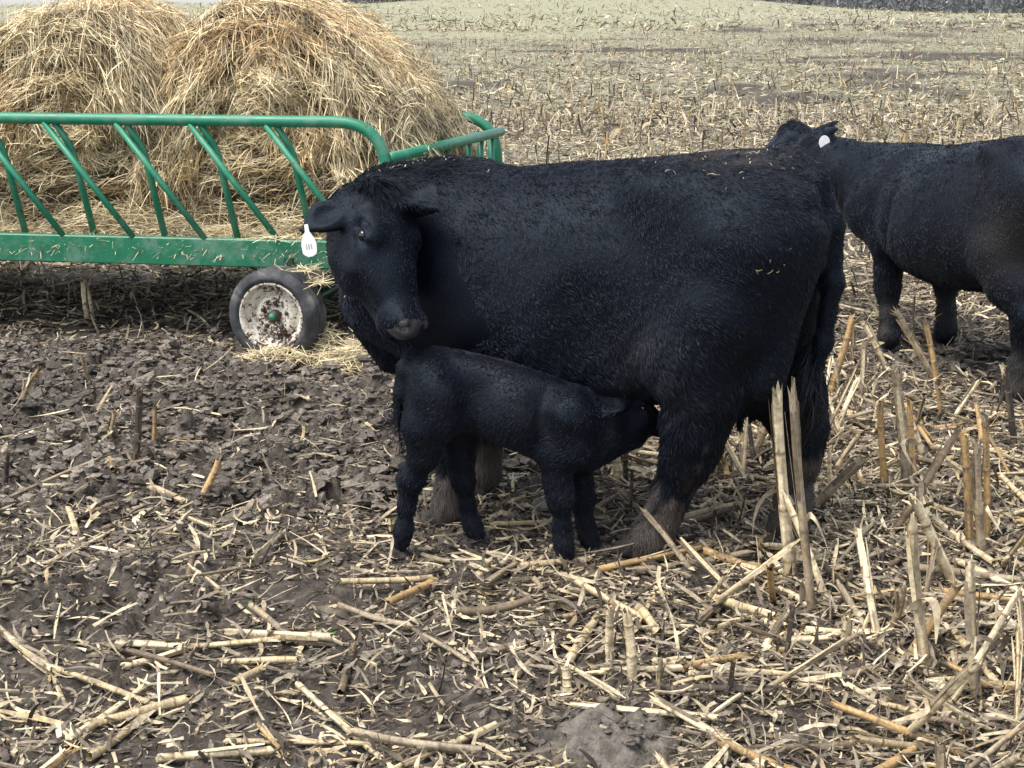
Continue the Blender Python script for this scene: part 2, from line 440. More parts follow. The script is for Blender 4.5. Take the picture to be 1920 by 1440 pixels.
class Head:
    """frame of a head: x from poll to muzzle, y to the animal's left, z out of the forehead"""
    def __init__(s, poll, muzzle, face, L=.5):
        s.o = np.asarray(poll, float); s.x = unit(np.asarray(muzzle, float) - s.o)
        z = np.asarray(face, float); z = z - s.x * (z @ s.x); s.z = unit(z); s.y = np.cross(s.z, s.x)
        s.R = np.stack([s.x, s.y, s.z], 1); s.s = np.linalg.norm(np.asarray(muzzle, float) - s.o) / L
    def p(s, x, y, z): return s.o + s.R @ (np.array([x, y, z]) * s.s)
def grow_head(F, H, ear_droop=.0, ears=None, ear=1.0, er=(.05, .08, -.005)):
    k = H.s; R = H.R
    e = lambda c, r, kk=.03, cut=False: F.ball(H.p(*c), np.array(r) * k, kk * k, R, cut)
    e((.085, 0, -.01), (.125, .104, .095), .04)
    F.cone(H.p(.06, 0, .02), H.p(.41, 0, -.012), .078 * k, .052 * k, .05 * k, R[:, 1], 1.08)
    e((.20, 0, -.025), (.15, .112, .09), .05)
    for s in (-1, 1):
        e((.165, s * .088, .044), (.055, .036, .036), .045)
        e((.20, s * .068, -.09), (.13, .046, .09), .05)
        e((.30, s * .045, -.02), (.12, .032, .04), .05)
    F.cone(H.p(.17, 0, -.12), H.p(.43, 0, -.072), .052 * k, .04 * k, .05 * k)
    e((.445, 0, -.022), (.062, .072, .055), .04)
    e((.478, 0, .0), (.034, .064, .045), .03)
    e((.455, 0, -.075), (.045, .05, .024), .02)
    e((.03, 0, .045), (.05, .05, .045), .04)
    for s in (-1, 1):
        e((.172, s * .128, .024), (.04, .026, .03), .03, True)
        e((.178, s * .121, .022), (.025, .02, .018), .014, True)
        F.cone(H.p(.152, s * .113, .036), H.p(.2, s * .113, .042), .012 * k, .012 * k, .012 * k)
        F.cone(H.p(.158, s * .114, .004), H.p(.205, s * .112, .006), .009 * k, .009 * k, .012 * k)
        F.cone(H.p(.23, s * .1, -.005), H.p(.36, s * .06, -.02), .022 * k, .016 * k, .04 * k)
        e((.499, s * .037, .016), (.025, .017, .019), .01, True)
        e((.488, s * .056, .006), (.016, .01, .01), .01, True)
        F.cone(H.p(.49, s * .02, -.056), H.p(.40, s * .062, -.06), .008 * k, .007 * k, .008 * k, None, 1.0, True)     # corner of the mouth
        F.cone(H.p(.26, s * .098, -.06), H.p(.185, s * .085, -.12), .02 * k, .014 * k, .05 * k)                          # edge of the jaw
        F.ball(H.p(.47, s * .05, .028), np.array((.028, .012, .014)) * k, .02 * k, R)
        root = H.p(er[0], s * er[1], er[2])
        k = H.s * (ear[s] if isinstance(ear, dict) else ear)
        ed = unit(ears[s]) if ears else unit(R[:, 1] * s * .95 + R[:, 0] * .12 - R[:, 2] * .15 - np.array([0, 0, ear_droop * 5]))
        fl = R[:, 2] * .9 - R[:, 0] * .25; fl = unit(fl - ed * (fl @ ed)); wd = np.cross(ed, fl)
        mid = root + ed * .10 * k; tip = root + ed * .185 * k + np.array([0, 0, -.012]) * k
        F.cone(root, mid, .03 * k, .056 * k, .035 * k, fl, .42)
        F.cone(mid, tip, .056 * k, .016 * k, .02 * k, fl, .36)
        F.ball(mid + ed * .012 * k + fl * .023 * k, np.array((.062, .034, .017)) * k, .012 * k, np.stack([ed, wd, fl], 1), True)
        k = H.s
    return H
def hoof_mesh(name, parent, pos, fwd, size, mat):
    """two claws side by side with a sloping front wall"""
    F = Flesh(np.arange(-.09, .13, .007), np.arange(-.08, .08, .007), np.arange(-.03, .11, .007))
    for s in (-1, 1):
        F.cone((-.03, s * .027, .012), (.068, s * .024, .004), .033, .02, .008)
        F.cone((-.015, s * .024, .05), (.02, s * .024, .02), .034, .03, .015)
        F.ball((-.055, s * .022, .06), (.016, .014, .016), .01)
    X, Y, Z = F.grid((slice(None),) * 3)
    F.D = np.maximum(F.D, -(Z + .012))
    P, Q = F.skin(1); P = P * (1 + .10 * noise3(P, 38, 7) + .06 * noise3(P, 90, 8))[:, None] * size
    a = math.atan2(fwd[1], fwd[0]); c, s_ = math.cos(a), math.sin(a)
    P = np.stack([P[:, 0] * c - P[:, 1] * s_ + pos[0], P[:, 0] * s_ + P[:, 1] * c + pos[1], P[:, 2] + pos[2]], 1)
    m = .35 + .5 * np.clip(noise3(P, 25, 3) + .3, 0, 1)
    return mesh_np(name, P, Q, None, mat, np.repeat(m[:, None], 3, 1), True, parent)

def flow_dir(P, N, H, legs_z):
    """which way the hair lies: backwards and down on the trunk, down on the legs, towards the muzzle on the face"""
    d = np.tile(np.array([-.62, 0, -.62]), (len(P), 1))
    low = sstep(legs_z + .12, legs_z - .08, P[:, 2])[:, None]
    d = d * (1 - low) + np.array([-.12, 0, -1.]) * low
    lx = (P - H.o) @ H.R / H.s
    inh = ((lx[:, 0] > -.02) & (lx[:, 0] < .55) & (np.abs(lx[:, 1]) < .26) & (lx[:, 2] > -.19) & (lx[:, 2] < .12))[:, None]
    face = H.x * .9 - H.z * .1
    ear = (np.abs(lx[:, 1:2]) > .11) & (lx[:, 0:1] < .13)
    dh = np.where(ear, unit(H.y * np.sign(lx[:, 1:2])), face)
    d = np.where(inh, dh, d)
    return d, inh[:, 0], lx

def grow_coat(name, parent, P, Q, dirt, H, legs_z, density, mat, len_scale=1.0, seed=1, width=1.0, extra=None):
    r = np.random.default_rng(seed)
    N, A = vnormals(P, Q)
    w = A * density
    n = int(w.sum()); f = r.choice(len(Q), n, p=w / w.sum())
    u, v = r.random(n), r.random(n)
    q = Q[f]
    wt = np.stack([(1 - u) * (1 - v), u * (1 - v), u * v, (1 - u) * v], 1)
    p = (P[q] * wt[..., None]).sum(1); nn = unit((N[q] * wt[..., None]).sum(1)); dd = (dirt[q] * wt).sum(1)
    fl, inh, lx = flow_dir(p, nn, H, legs_z)
    # tufts: neighbouring hairs swing the same way
    a = 1.0 * noise3(p, 13, 1) + .9 * noise3(p, 33, 2) + .25 * noise3(p, 4, 3)
    side = np.cross(nn, fl)
    fl = fl + side * (a * np.where(inh, .35, .95))[:, None]
    fl = unit(fl - nn * (fl * nn).sum(1, keepdims=True))
    lift = .12 + .3 * np.clip(noise3(p, 24, 4) + .2, 0, 1) + .1 * r.random(n)
    lift = np.where(inh, lift * .8, lift)
    L = (.012 + .009 * r.random(n) + .006 * noise3(p, 9, 6)) * len_scale
    L = np.where(inh, L * np.where(np.abs(lx[:, 1]) > .125, .4, .68), L)
    leg = sstep(legs_z + .22, legs_z - .05, p[:, 2]); L = L * (1 + .35 * leg * (1 - inh))
    poll = inh & (lx[:, 0] < .09) & (np.abs(lx[:, 1]) < .07) & (lx[:, 2] > -.0)
    L = np.where(poll, L * 2.6, L)
    muz = inh & (lx[:, 0] > .474) & (lx[:, 2] > -.045)
    low = p[:, 2] < .05 * len_scale
    keep = ~(muz | low | (inh & (lx[:, 0] > .07) & (r.random(n) < .2))); p, nn, fl, lift, L, dd = (z[keep] for z in (p, nn, fl, lift, L, dd))
    if extra is not None:
        L = L * extra(p)
    n = len(p)
    tt = np.linspace(0, 1, 4)
    pts = np.empty((n, 4, 3))
    jit = r.normal(0, .18, (n, 3))
    base = unit(fl + nn * lift[:, None] * 1.6 + jit * .6); end = unit(fl + nn * lift[:, None] * .35 + jit)
    for k, t in enumerate(tt):
        pts[:, k] = p - nn * .002 + (base * (t - .5 * t * t)[..., None] + end * (.5 * t * t)) * L[:, None] if False else p - nn * .002 + base * ((t - .5 * t * t) * L)[:, None] + end * (.5 * t * t * L)[:, None]
    rd = (np.array([1, .95, .75, .2])[None] * (.0008 + .0006 * r.random((n, 1)))) * width
    dd = np.maximum(dd, (r.random(n) < .10) * r.uniform(.05, .4, n))
    return curves_obj(name, pts, rd, mat, parent, np.repeat(np.clip(dd, 0, 1)[:, None], 3, 1))

M_COAT = coat_mat('black_hide'); M_HAIR = coat_mat('black_hair', True)
M_HOOF = coat_mat('muddy_hoof')
M_NOSE = plain('wet_nose_skin', (.048, .046, .05), .3, .5)
M_EYE = plain('dark_eye', (.006, .005, .005), .06, .7)
M_TAG = plain('white_tag_plastic', (.78, .77, .76), .45)
M_INK = plain('faded_tag_ink', (.33, .32, .32), .6)

def ear_tag(parent, at, down, face, w=.05, h=.062, teardrop=True):
    """flat plastic tag: neck above, rounded body below"""
    down, face = unit(down), np.asarray(face, float)
    face = unit(face - down * (face @ down)); s = np.cross(down, face)
    if teardrop:
        prof = [(-.035, .006), (-.012, .007), (.0, .014), (.012, w * .42), (.03, w * .5), (h * .9, w * .46), (h, w * .36), (h + .006, .008)]
    else:
        prof = [(h * (.5 - .5 * math.cos(a)), max(.002, w * .5 * math.sin(a))) for a in np.linspace(0, math.pi, 12)]
    v, q = [], []
    for zf in (-.0016, .0016):
        for d, hw in prof:
            for sg in (-1, 1): v.append(np.asarray(at) + down * d + s * hw * sg + face * zf)
    K = len(prof)
    for k in range(K - 1):
        a = 2 * k; b = 2 * K + 2 * k
        q += [(a, a + 2, a + 3, a + 1), (b, b + 1, b + 3, b + 2), (a, b, b + 2, a + 2), (a + 1, a + 3, b + 3, b + 1)]
    q += [(0, 1, 2 * K + 1, 2 * K), (2 * K - 2, 4 * K - 2, 4 * K - 1, 2 * K - 1)]
    t = mesh_np('ear_tag', v, q, None, M_TAG, None, False, parent)
    return t, s, down, face

def finish_animal(root, F, H, legs_z, coat_density, feet, dirt_fn, hoof_size, len_scale=1.0, seed=1, width=1.0, extra=None, dark_eye=.0215):
    P, Q = F.skin(2)
    N, A = vnormals(P, Q)
    P = P + N * (.004 * noise3(P, 7, 8) * len_scale)[:, None]
    dirt = np.clip(dirt_fn(P), 0, 1)
    lx = (P - H.o) @ H.R / H.s
    nose = (lx[:, 0] > .478) & (lx[:, 2] > -.04) & (np.abs(lx[:, 1]) < .066) & (np.abs(lx[:, 2]) < .06) & (lx[:, 0] < .56)
    body = mesh_np('body', P, Q, None, M_COAT, np.repeat(dirt[:, None], 3, 1), True, root)
    body.data.materials.append(M_NOSE)
    mi = np.where(nose[Q].sum(1) >= 3, 1, 0).astype(np.int32); body.data.polygons.foreach_set('material_index', mi)
    grow_coat('coat', root, P, Q, dirt, H, legs_z, coat_density, M_HAIR, len_scale, seed, width, extra)
    for sg in (-1, 1):
        c = H.p(.178, sg * .1055, .022)
        B = Flesh(np.arange(-.03, .03, .003), np.arange(-.03, .03, .003), np.arange(-.03, .03, .003))
        B.ball((0, 0, 0), (dark_eye * H.s,) * 3, .001)
        p, q = B.skin(1)
        mesh_np('eye', p + c, q, None, M_EYE, None, True, root)
    for pos, fwd in feet: hoof_mesh('hoof', root, pos, fwd, hoof_size, M_HOOF)
    return P, Q, N

class Frame:
    """ground frame of an animal: x forwards, y to its left"""
    def __init__(s, o, f):
        s.o = np.array([o[0], o[1], 0.]); f = np.array([f[0], f[1], 0.]); s.f = f / np.linalg.norm(f)
        s.l = np.array([-s.f[1], s.f[0], 0.]); s.rz = math.atan2(s.f[1], s.f[0])
    def loc(s, w):
        d = np.asarray(w, float) - s.o; return np.array([d @ s.f, d @ s.l, d[2]])
    def dir(s, w):
        w = np.asarray(w, float); return np.array([w @ s.f, w @ s.l, w[2]])
    def L(s, px, py, lat):
        r = ray(px, py); c = np.array([0, 0, EYE])
        return s.loc(c + r * ((lat - (c - s.o) @ s.l) / (r @ s.l)))
FR_COW = Frame((-.18, 5.05), (-.9, .435))
FR_CALF = Frame((.20, 4.53), (.985, -.13))
FR_BACK = Frame((2.16, 7.5), (-.28, .96))

def tail(F, pts, k=.03): F.chain(pts, k)
def tail_switch(parent, at, n, L, seed, spread=.03, lean=(0, 0, -1), width=1.0):
    r = np.random.default_rng(seed)
    a = np.asarray(at) + r.normal(0, 1, (n, 3)) * np.array([spread * .5, spread * .5, .04])
    d = unit(np.asarray(lean) + r.normal(0, .09, (n, 3)))
    ln = L * (.45 + .6 * r.random(n)); t = np.linspace(0, 1, 6)
    w = r.normal(0, .03, (n, 3))
    p = a[:, None] + d[:, None] * (ln[:, None] * t)[..., None] + w[:, None] * (np.sin(t * 3.0)[None, :, None]) + np.array([0, 0, -1]) * (.1 * L * t ** 2)[None, :, None]
    rd = np.tile(np.array([1, 1, .95, .8, .6, .25]) * .0011 * width, (n, 1))
    return curves_obj('tail_switch', p, rd, M_HAIR, parent, np.repeat((.25 * r.random((n, 1))), 3, 1))

# ---- the cow in front, head turned back to the viewer
def build_cow():
    fr = FR_COW; L = fr.L
    root = empty('cow', fr.o, fr.rz)
    tag(root, 'large black cow with head turned to look back, nursing the calf', 'cow', 'black cattle in the stubble')
    F = Flesh(axis_steps(-1.5, .62, .012, .0062, -.18, .42), axis_steps(-.48, .72, .012, .0065, .2, .66), axis_steps(-.04, 1.46, .012, .0065, .68, 1.34))
    F.trunk([(-1.30, 1.14, 1.0, .07), (-1.26, 1.27, .86, .17), (-1.19, 1.33, .74, .225), (-1.07, 1.362, .64, .27), (-.9, 1.338, .53, .305),
             (-.7, 1.312, .49, .335), (-.45, 1.287, .49, .36), (-.2, 1.257, .53, .352), (0, 1.232, .56, .315), (.15, 1.2, .58, .275),
             (.27, 1.13, .60, .225), (.36, 1.05, .63, .165), (.42, .9, .7, .08)])
    for s in (-1, 1):
        F.ball((.17, s * .345, 1.0), (.06, .06, .2), .18, None, True)                   # hollow behind the neck
        F.ball((-.86, s * .22, 1.235), (.1, .055, .05), .16)                       # hook bones
        F.ball((-.63, s * .40, .74), (.10, .07, .19), .13, None, True)                # flank in front of the stifle
        F.ball((-1.0, s * .17, 1.06), (.25, .155, .24), .07)                          # rump and thigh
        F.cone((-1.08, s * .17, 1.08), (-1.0, s * .205, .74), .17, .12, .07)
        F.cone((-1.23, s * .10, 1.12), (-1.15, s * .15, .66), .09, .075, .06)        # hamstring beside the tail
        F.ball((-1.235, s * .085, 1.22), (.05, .05, .045), .05)                        # pin bones
        F.cone((-.02, s * .15, 1.13), (.2, s * .21, .78), .10, .12, .08)              # shoulder blade
        F.cone((.2, s * .21, .80), (.02, s * .2, .66), .12, .09, .07)
    F.cone((-1.27, 0, 1.2), (-1.22, 0, .7), .03, .05, .06, None, 1, True)
    F.ball((-1.02, 0, .60), (.15, .12, .12), .06)                                     # udder
    for tx, ty in ((-1.06, .06), (-.95, .07), (-1.06, -.06), (-.96, -.07)):
        F.cone((tx, ty, .52), (tx, ty * 1.1, .455), .018, .012, .015)
    # near hind leg, stepped forwards to let the calf in
    hn = [((-1.0, .2, .86), .17), ((-.93, .2, .72), .155), (L(1322, 735, .2), .115), (L(1302, 800, .2), .098), (L(1290, 855, .19), .08), (L(1258, 925, .18), .054), (L(1238, 975, .18), .051), (L(1222, 1008, .18), .058), (L(1204, 1034, .18), .052)]
    F.chain(hn, .05)
    F.ball(L(1326, 838, .19), (.04, .035, .05), .04)
    hf = [((-1.1, -.17, .86), .16), ((-1.09, -.17, .72), .14), (L(1480, 740, -.16), .112), (L(1500, 805, -.16), .085), (L(1499, 860, -.16), .06), (L(1488, 930, -.16), .05), (L(1482, 970, -.16), .056), (L(1468, 995, -.16), .05)]
    F.chain(hf, .05)
    for s, q in ((1, [(868, 700), (858, 800), (852, 850), (846, 915), (842, 950), (832, 975)]), (-1, [(905, 700), (908, 790), (908, 820), (909, 865), (908, 890), (900, 908)])):
        F.chain([(np.array([.05, s * .2, .72]), .11)] + [(L(px, py, s * .17), r) for (px, py), r in zip(q, (.09, .062, .062, .043, .05, .045))], .05)
    # neck bent round to the near side, dewlap, head
    poll, muz = L(690, 364, .40), L(769, 622, .56)
    H = Head(poll, muz, fr.dir((.76, -.50, .46)))
    F.chain([((-.02, .0, 1.03), .24), ((.13, .04, 1.03), .225), ((.22, .12, 1.07), .16), (H.p(.05, 0, -.075), .10)], .08)
    F.cone((.06, .02, 1.14), H.p(.01, .0, -.06), .065, .05, .07)                      # crest
    F.cone((.27, .09, .82), H.p(.15, 0, -.13), .125, .06, .08)                          # throat
    F.cone((.31, .05, .74), (.27, .03, .56), .13, .075, .1, (0, 1, 0), .75)            # brisket
    grow_head(F, H, .035, {-1: fr.dir((-.78, -.36, -.30)), 1: fr.dir((.78, -.66, .20))}, {-1: .98, 1: 1.16})
    tail(F, [((-1.16, 0, 1.33), .055), ((-1.25, -.005, 1.265), .045), ((-1.305, -.01, 1.13), .037), ((-1.32, -.01, .95), .032), ((-1.30, -.01, .75), .027), ((-1.27, -.005, .60), .022)])
    def dirt(P):
        n1, n2 = noise3(P, 3.2, 21), noise3(P, 11, 22)
        n3 = noise3(P, 38, 23)
        low = sstep(.42, .8, sstep(.66, .0, P[:, 2]) + .55 * n1 + .5 * n2 + .35 * n3)
        rump = np.exp(-(((P[:, 0] + 1.0) / .16) ** 2 + ((P[:, 2] - 1.36) / .06) ** 2 + ((P[:, 1] - .06) / .15) ** 2)) * (.55 + 1.4 * n2)
        shoul = np.exp(-(((P[:, 0] - .0) / .10) ** 2 + ((P[:, 2] - 1.12) / .16) ** 2)) * (P[:, 1] > 0) * np.clip(-.1 + 2.2 * n2 + 1.2 * n3, 0, 1)
        knee = np.exp(-(((P[:, 0] + .87) / .12) ** 2 + ((P[:, 2] - .68) / .12) ** 2)) * (P[:, 1] > .1) * (.3 + .9 * n2)
        lh = (P - H.o) @ H.R / H.s
        clean = ~((lh[:, 0] > -.1) & (lh[:, 0] < .65) & (np.abs(lh[:, 1]) < .3) & (np.abs(lh[:, 2]) < .25))
        return np.maximum.reduce([low, rump * .6, shoul * .55, knee * .5, np.zeros(len(P))]) * clean
    fe = [(np.append(L(1188, 1045, .18)[:2], .012), (1, .25)), (np.append(L(1464, 1008, -.16)[:2], 0.0), (1, 0)),
          (np.append(L(826, 982, .17)[:2], .0), (1, .2)), (np.append(L(897, 915, -.17)[:2], .0), (1, 0))]
    P, Q, N = finish_animal(root, F, H, .55, 40000, fe, dirt, .92, 1.0, 3, 1.0,
                            lambda p: 1 + 1.0 * np.exp(-(((p[:, 0] + .9) / .2) ** 2 + ((p[:, 2] - .66) / .13) ** 2)) + 1.2 * np.exp(-(((p[:, 0] - .1) / .16) ** 2 + ((p[:, 2] - 1.27) / .06) ** 2)))
    tail_switch(root, (-1.27, -.005, .66), 700, .26, 5, .022, (.3, 0, -1), 1.0)
    # flecks of straw and dried dung caught in the coat
    r = np.random.default_rng(4); B = Batch()
    lh = (P - H.o) @ H.R / H.s
    sel = np.where((N[:, 1] > .1) & (P[:, 2] > .75) & ~((lh[:, 0] > -.1) & (lh[:, 0] < .7) & (np.abs(lh[:, 1]) < .3) & (np.abs(lh[:, 2]) < .3)))[0]
    wgt = .05 + 9 * np.exp(-(((P[sel, 0] - .03) / .12) ** 2 + ((P[sel, 2] - 1.17) / .12) ** 2)) + 7 * np.exp(-(((P[sel, 0] + 1.02) / .18) ** 2 + ((P[sel, 2] - 1.35) / .05) ** 2)) + 3 * np.exp(-(((P[sel, 0] + 1.2) / .07) ** 2 + ((P[sel, 2] - 1.08) / .05) ** 2))
    i = r.choice(sel, 70, p=wgt / wgt.sum())
    d = unit(np.cross(N[i], r.normal(0, 1, (70, 3)))); ln = r.uniform(.001, .011, 70)[:, None]
    C = np.stack([P[i] + N[i] * .014 - d * ln, P[i] + N[i] * .017, P[i] + N[i] * .013 + d * ln], 1)
    B.ribbons(C, np.repeat((np.cross(N[i], d) * r.uniform(.0008, .002, (70, 1)))[:, None], 3, 1), np.array([.36, .3, .2]) * r.uniform(.12, 1.1, (70, 1)))
    fl = B.build('straw_flecks', M_RES, root); fl['kind'] = 'stuff'
    # tag hanging from the ear on the viewer's left
    at = H.p(.05, -.08, -.005) + unit(fr.dir((-.78, -.36, -.30))) * .125 * H.s - np.array([0, 0, .022])
    t, s_, dn, fc = ear_tag(root, at + fr.dir((-.03, -.06, -.018)), fr.dir((.12, -.1, -1)), fr.dir((-.15, -1, .15)))
    P0 = np.array(at + fr.dir((-.03, -.06, -.018))) + dn * .036 + fc * .003
    v, q = [], []
    for ox in (-.008, 0, .008):                                                       # three worn strokes of a number
        for sg in (-1, 1): v += [P0 + s_ * (ox + sg * .0018) - dn * .009, P0 + s_ * (ox + sg * .0018) + dn * .009]
        k = len(v) - 4; q.append((k, k + 1, k + 3, k + 2))
    mesh_np('tag_number', v, q, None, M_INK, None, False, t)
    return root

def build_calf():
    fr = FR_CALF; L = fr.L
    root = empty('calf', fr.o, fr.rz)
    tag(root, 'small black newborn calf suckling under the cow', 'calf')
    F = Flesh(axis_steps(-.75, .5, .008), axis_steps(-.24, .36, .008), axis_steps(-.03, .85, .008))
    T = []
    for px, pt, pb, hw in ((752, 700, 740, .03), (768, 668, 770, .07), (800, 658, 795, .10), (850, 655, 800, .115), (905, 668, 815, .12), (960, 682, 835, .13),
                           (1010, 696, 860, .13), (1055, 712, 874, .115), (1095, 735, 876, .095), (1125, 765, 866, .06), (1140, 790, 850, .03)):
        t, b = L(px, pt, 0), L(px, pb, 0); T.append((t[0], t[2], b[2], hw))
    F.trunk([(a, b, c, d * .9) for a, b, c, d in T], .04, 2.2, .08)
    for s in (-1, 1):
        F.ball(L(812, 676, 0) + [0, s * .065, 0], (.035, .022, .022), .035)             # hip bone
        F.ball(L(762, 690, 0) + [0, s * .03, 0], (.02, .02, .02), .03)
        F.cone(L(1092, 748, 0) + [0, s * .04, 0], L(1085, 830, 0) + [0, s * .085, 0], .03, .05, .045)   # shoulder
        F.cone(L(815, 700, 0) + [0, s * .07, 0], L(840, 775, 0) + [0, s * .085, 0], .055, .06, .05)     # thigh
        F.ball(L(900, 745, 0) + [0, s * .135, 0], (.045, .04, .075), .09, None, True)                    # flank
        F.ball(L(1030, 775, 0) + [0, s * .145, 0], (.03, .035, .09), .08, None, True)                   # behind the shoulder
        F.ball(L(960, 770, 0) + [0, s * .085, 0], (.09, .04, .085), .05)                                 # ribs
    for s, j in ((-1, [((820, 735), .085), ((800, 800), .075), ((795, 850), .046), ((770, 900), .037), ((763, 945), .0235), ((758, 990), .024), ((752, 1015), .029)]),
                 (1, [((840, 740), .08), ((860, 800), .07), ((862, 855), .044), ((868, 900), .034), ((876, 945), .0225), ((884, 980), .024), ((893, 1000), .029)])):
        F.chain([(L(px, py, s * .065), r) for (px, py), r in j], .035)
    for s, j in ((-1, [((1070, 780), .085), ((1045, 850), .054), ((1045, 900), .039), ((1051, 930), .039), ((1054, 985), .0235), ((1056, 1015), .026), ((1060, 1040), .030)]),
                 (1, [((1085, 780), .07), ((1085, 860), .045), ((1088, 905), .036), ((1092, 933), .036), ((1097, 980), .0225), ((1103, 1005), .025), ((1110, 1022), .029)])):
        F.chain([(L(px, py, s * .065), r) for (px, py), r in j], .035)
    poll, muz = L(1152, 742, .05), L(1262, 800, .14)
    H = Head(poll, muz, (.1, .05, 1.), .5)
    F.chain([(L(1075, 790, 0), .095), (L(1120, 797, .03), .075), (H.p(.07, 0, -.06), .055)], .045)
    F.cone(L(1105, 842, .01), L(1190, 815, .08), .055, .045, .05)
    grow_head(F, H, .03, {-1: fr.dir((-.62, -.75, -.12)), 1: fr.dir((-.3, .8, .1))}, 1.15)
    tail(F, [(L(772, 668, 0), .028), (L(755, 688, 0), .021), (L(747, 740, -.02), .017), (L(747, 795, -.02), .013)], .012)
    def dirt(P):
        return sstep(.16, .02, P[:, 2]) * (.08 + .35 * noise3(P, 14, 5)) + .12 * np.clip(noise3(P, 9, 6), 0, 1)
    fe = [(np.append(L(750, 1024, -.065)[:2], .0), (1, -.1)), (np.append(L(893, 1010, .065)[:2], .0), (1, .1)), (np.append(L(1060, 1049, -.065)[:2], .0), (1, -.1)), (np.append(L(1112, 1030, .065)[:2], .0), (1, .1))]
    finish_animal(root, F, H, .3, 70000, fe, dirt, .5, .75, 9, .85)
    tail_switch(root, L(747, 785, -.02), 150, .055, 15, .005, (0, 0, -1), .8)
    return root

def build_back_cow():
    fr = FR_BACK; L = fr.L
    root = empty('cow', fr.o, fr.rz)
    tag(root, 'black cow standing behind, facing away, round white ear tag', 'cow', 'black cattle in the stubble')
    F = Flesh(axis_steps(-1.55, 1.35, .0135), axis_steps(-.55, .95, .0135), axis_steps(-.04, 1.42, .0135))
    F.trunk([(-1.36, 1.02, .9, .08), (-1.31, 1.13, .78, .17), (-1.22, 1.205, .67, .23), (-1.08, 1.225, .58, .275), (-.9, 1.215, .51, .34), (-.7, 1.19, .46, .41),
             (-.5, 1.16, .44, .43), (-.3, 1.125, .45, .41), (-.1, 1.10, .49, .33), (.05, 1.095, .52, .275), (.2, 1.08, .54, .24), (.32, 1.05, .56, .2), (.41, .96, .6, .15), (.47, .88, .66, .08)])
    for s in (-1, 1):
        F.ball((-.92, s * .26, 1.15), (.09, .055, .05), .09)
        F.ball((-1.05, s * .17, 1.0), (.24, .15, .23), .08)
        F.cone((-1.12, s * .16, 1.0), (-.98, s * .2, .68), .16, .13, .08)
        F.cone((-1.26, s * .10, 1.04), (-1.18, s * .15, .6), .09, .075, .06)
        F.cone((.0, s * .15, .96), (.2, s * .21, .72), .10, .125, .08)
        F.cone((.2, s * .2, .78), (.03, s * .19, .6), .125, .09, .07)
        F.ball((-.22, s * .44, .78), (.05, .1, .3), .1, None, True)                   # fold behind the shoulder
        F.chain([((.04, s * .19, .62), .09), ((.03, s * .18, .45), .062), ((.03, s * .175, .36), .06), ((.0, s * .17, .2), .04), ((-.01, s * .17, .11), .048), ((.02, s * .17, .05), .046)], .05)
        F.chain([((-1.0, s * .2, .72), .15), ((-1.06, s * .19, .58), .115), ((-1.17, s * .175, .45), .07), ((-1.16, s * .17, .38), .058), ((-1.13, s * .17, .2), .042), ((-1.11, s * .17, .11), .05), ((-1.08, s * .17, .05), .046)], .05)
    F.ball((-1.0, 0, .54), (.15, .12, .12), .06)
    pw = at_depth(1506, 250, 8.45); mw = pw + np.array([-.36, .12, -.36])
    H = Head(fr.loc(pw), fr.loc(mw), fr.dir((-.55, .1, .8)))
    F.chain([((.1, 0, .84), .21), ((.4, .06, .85), .18), ((.62, .14, .885), .145), (H.p(.05, 0, -.08), .095)], .08)
    F.cone((.15, 0, .98), H.p(.0, 0, -.07), .06, .045, .09)
    F.cone((.4, .0, .72), H.p(.12, 0, -.13), .15, .07, .1)
    F.cone((.38, 0, .72), (.32, 0, .54), .13, .08, .1, (0, 1, 0), .75)
    grow_head(F, H, 0, {1: fr.dir((.62, -.5, .52)), -1: fr.dir((.8, .2, .55))}, 1.3, (.05, .085, -.05))
    tail(F, [((-1.22, 0, 1.24), .055), ((-1.33, 0, 1.17), .045), ((-1.38, 0, 1.05), .036), ((-1.39, 0, .8), .03), ((-1.37, 0, .55), .022)])
    def dirt(P):
        n1, n2 = noise3(P, 3.2, 31), noise3(P, 11, 32)
        leg = np.exp(-(((P[:, 0] + 1.05) / .25) ** 2 + ((P[:, 2] - .75) / .25) ** 2)) * (.3 + .6 * n1)
        return np.maximum.reduce([sstep(.5, .04, P[:, 2]) * (.25 + .9 * n1 + .4 * n2), leg * .6, np.zeros(len(P))])
    fe = [((.03, s * .17, .0), (1, 0)) for s in (-1, 1)] + [((-1.07, s * .17, .0), (1, 0)) for s in (-1, 1)]
    finish_animal(root, F, H, .5, 15000, fe, dirt, .9, 1.0, 17, 1.25)
    tail_switch(root, (-1.365, 0, .55), 300, .25, 25, .03, (.05, 0, -1), 1.5)
    ear = H.p(.05, .085, -.05) + unit(fr.dir((.62, -.5, .52))) * .11 * H.s + fr.dir((.01, -.15, .01))
    ear_tag(root, ear + np.array([0, 0, .02]), fr.dir((.05, 0, -1)), fr.dir((.1, -1, .1)), .062, .078, False)
    return root

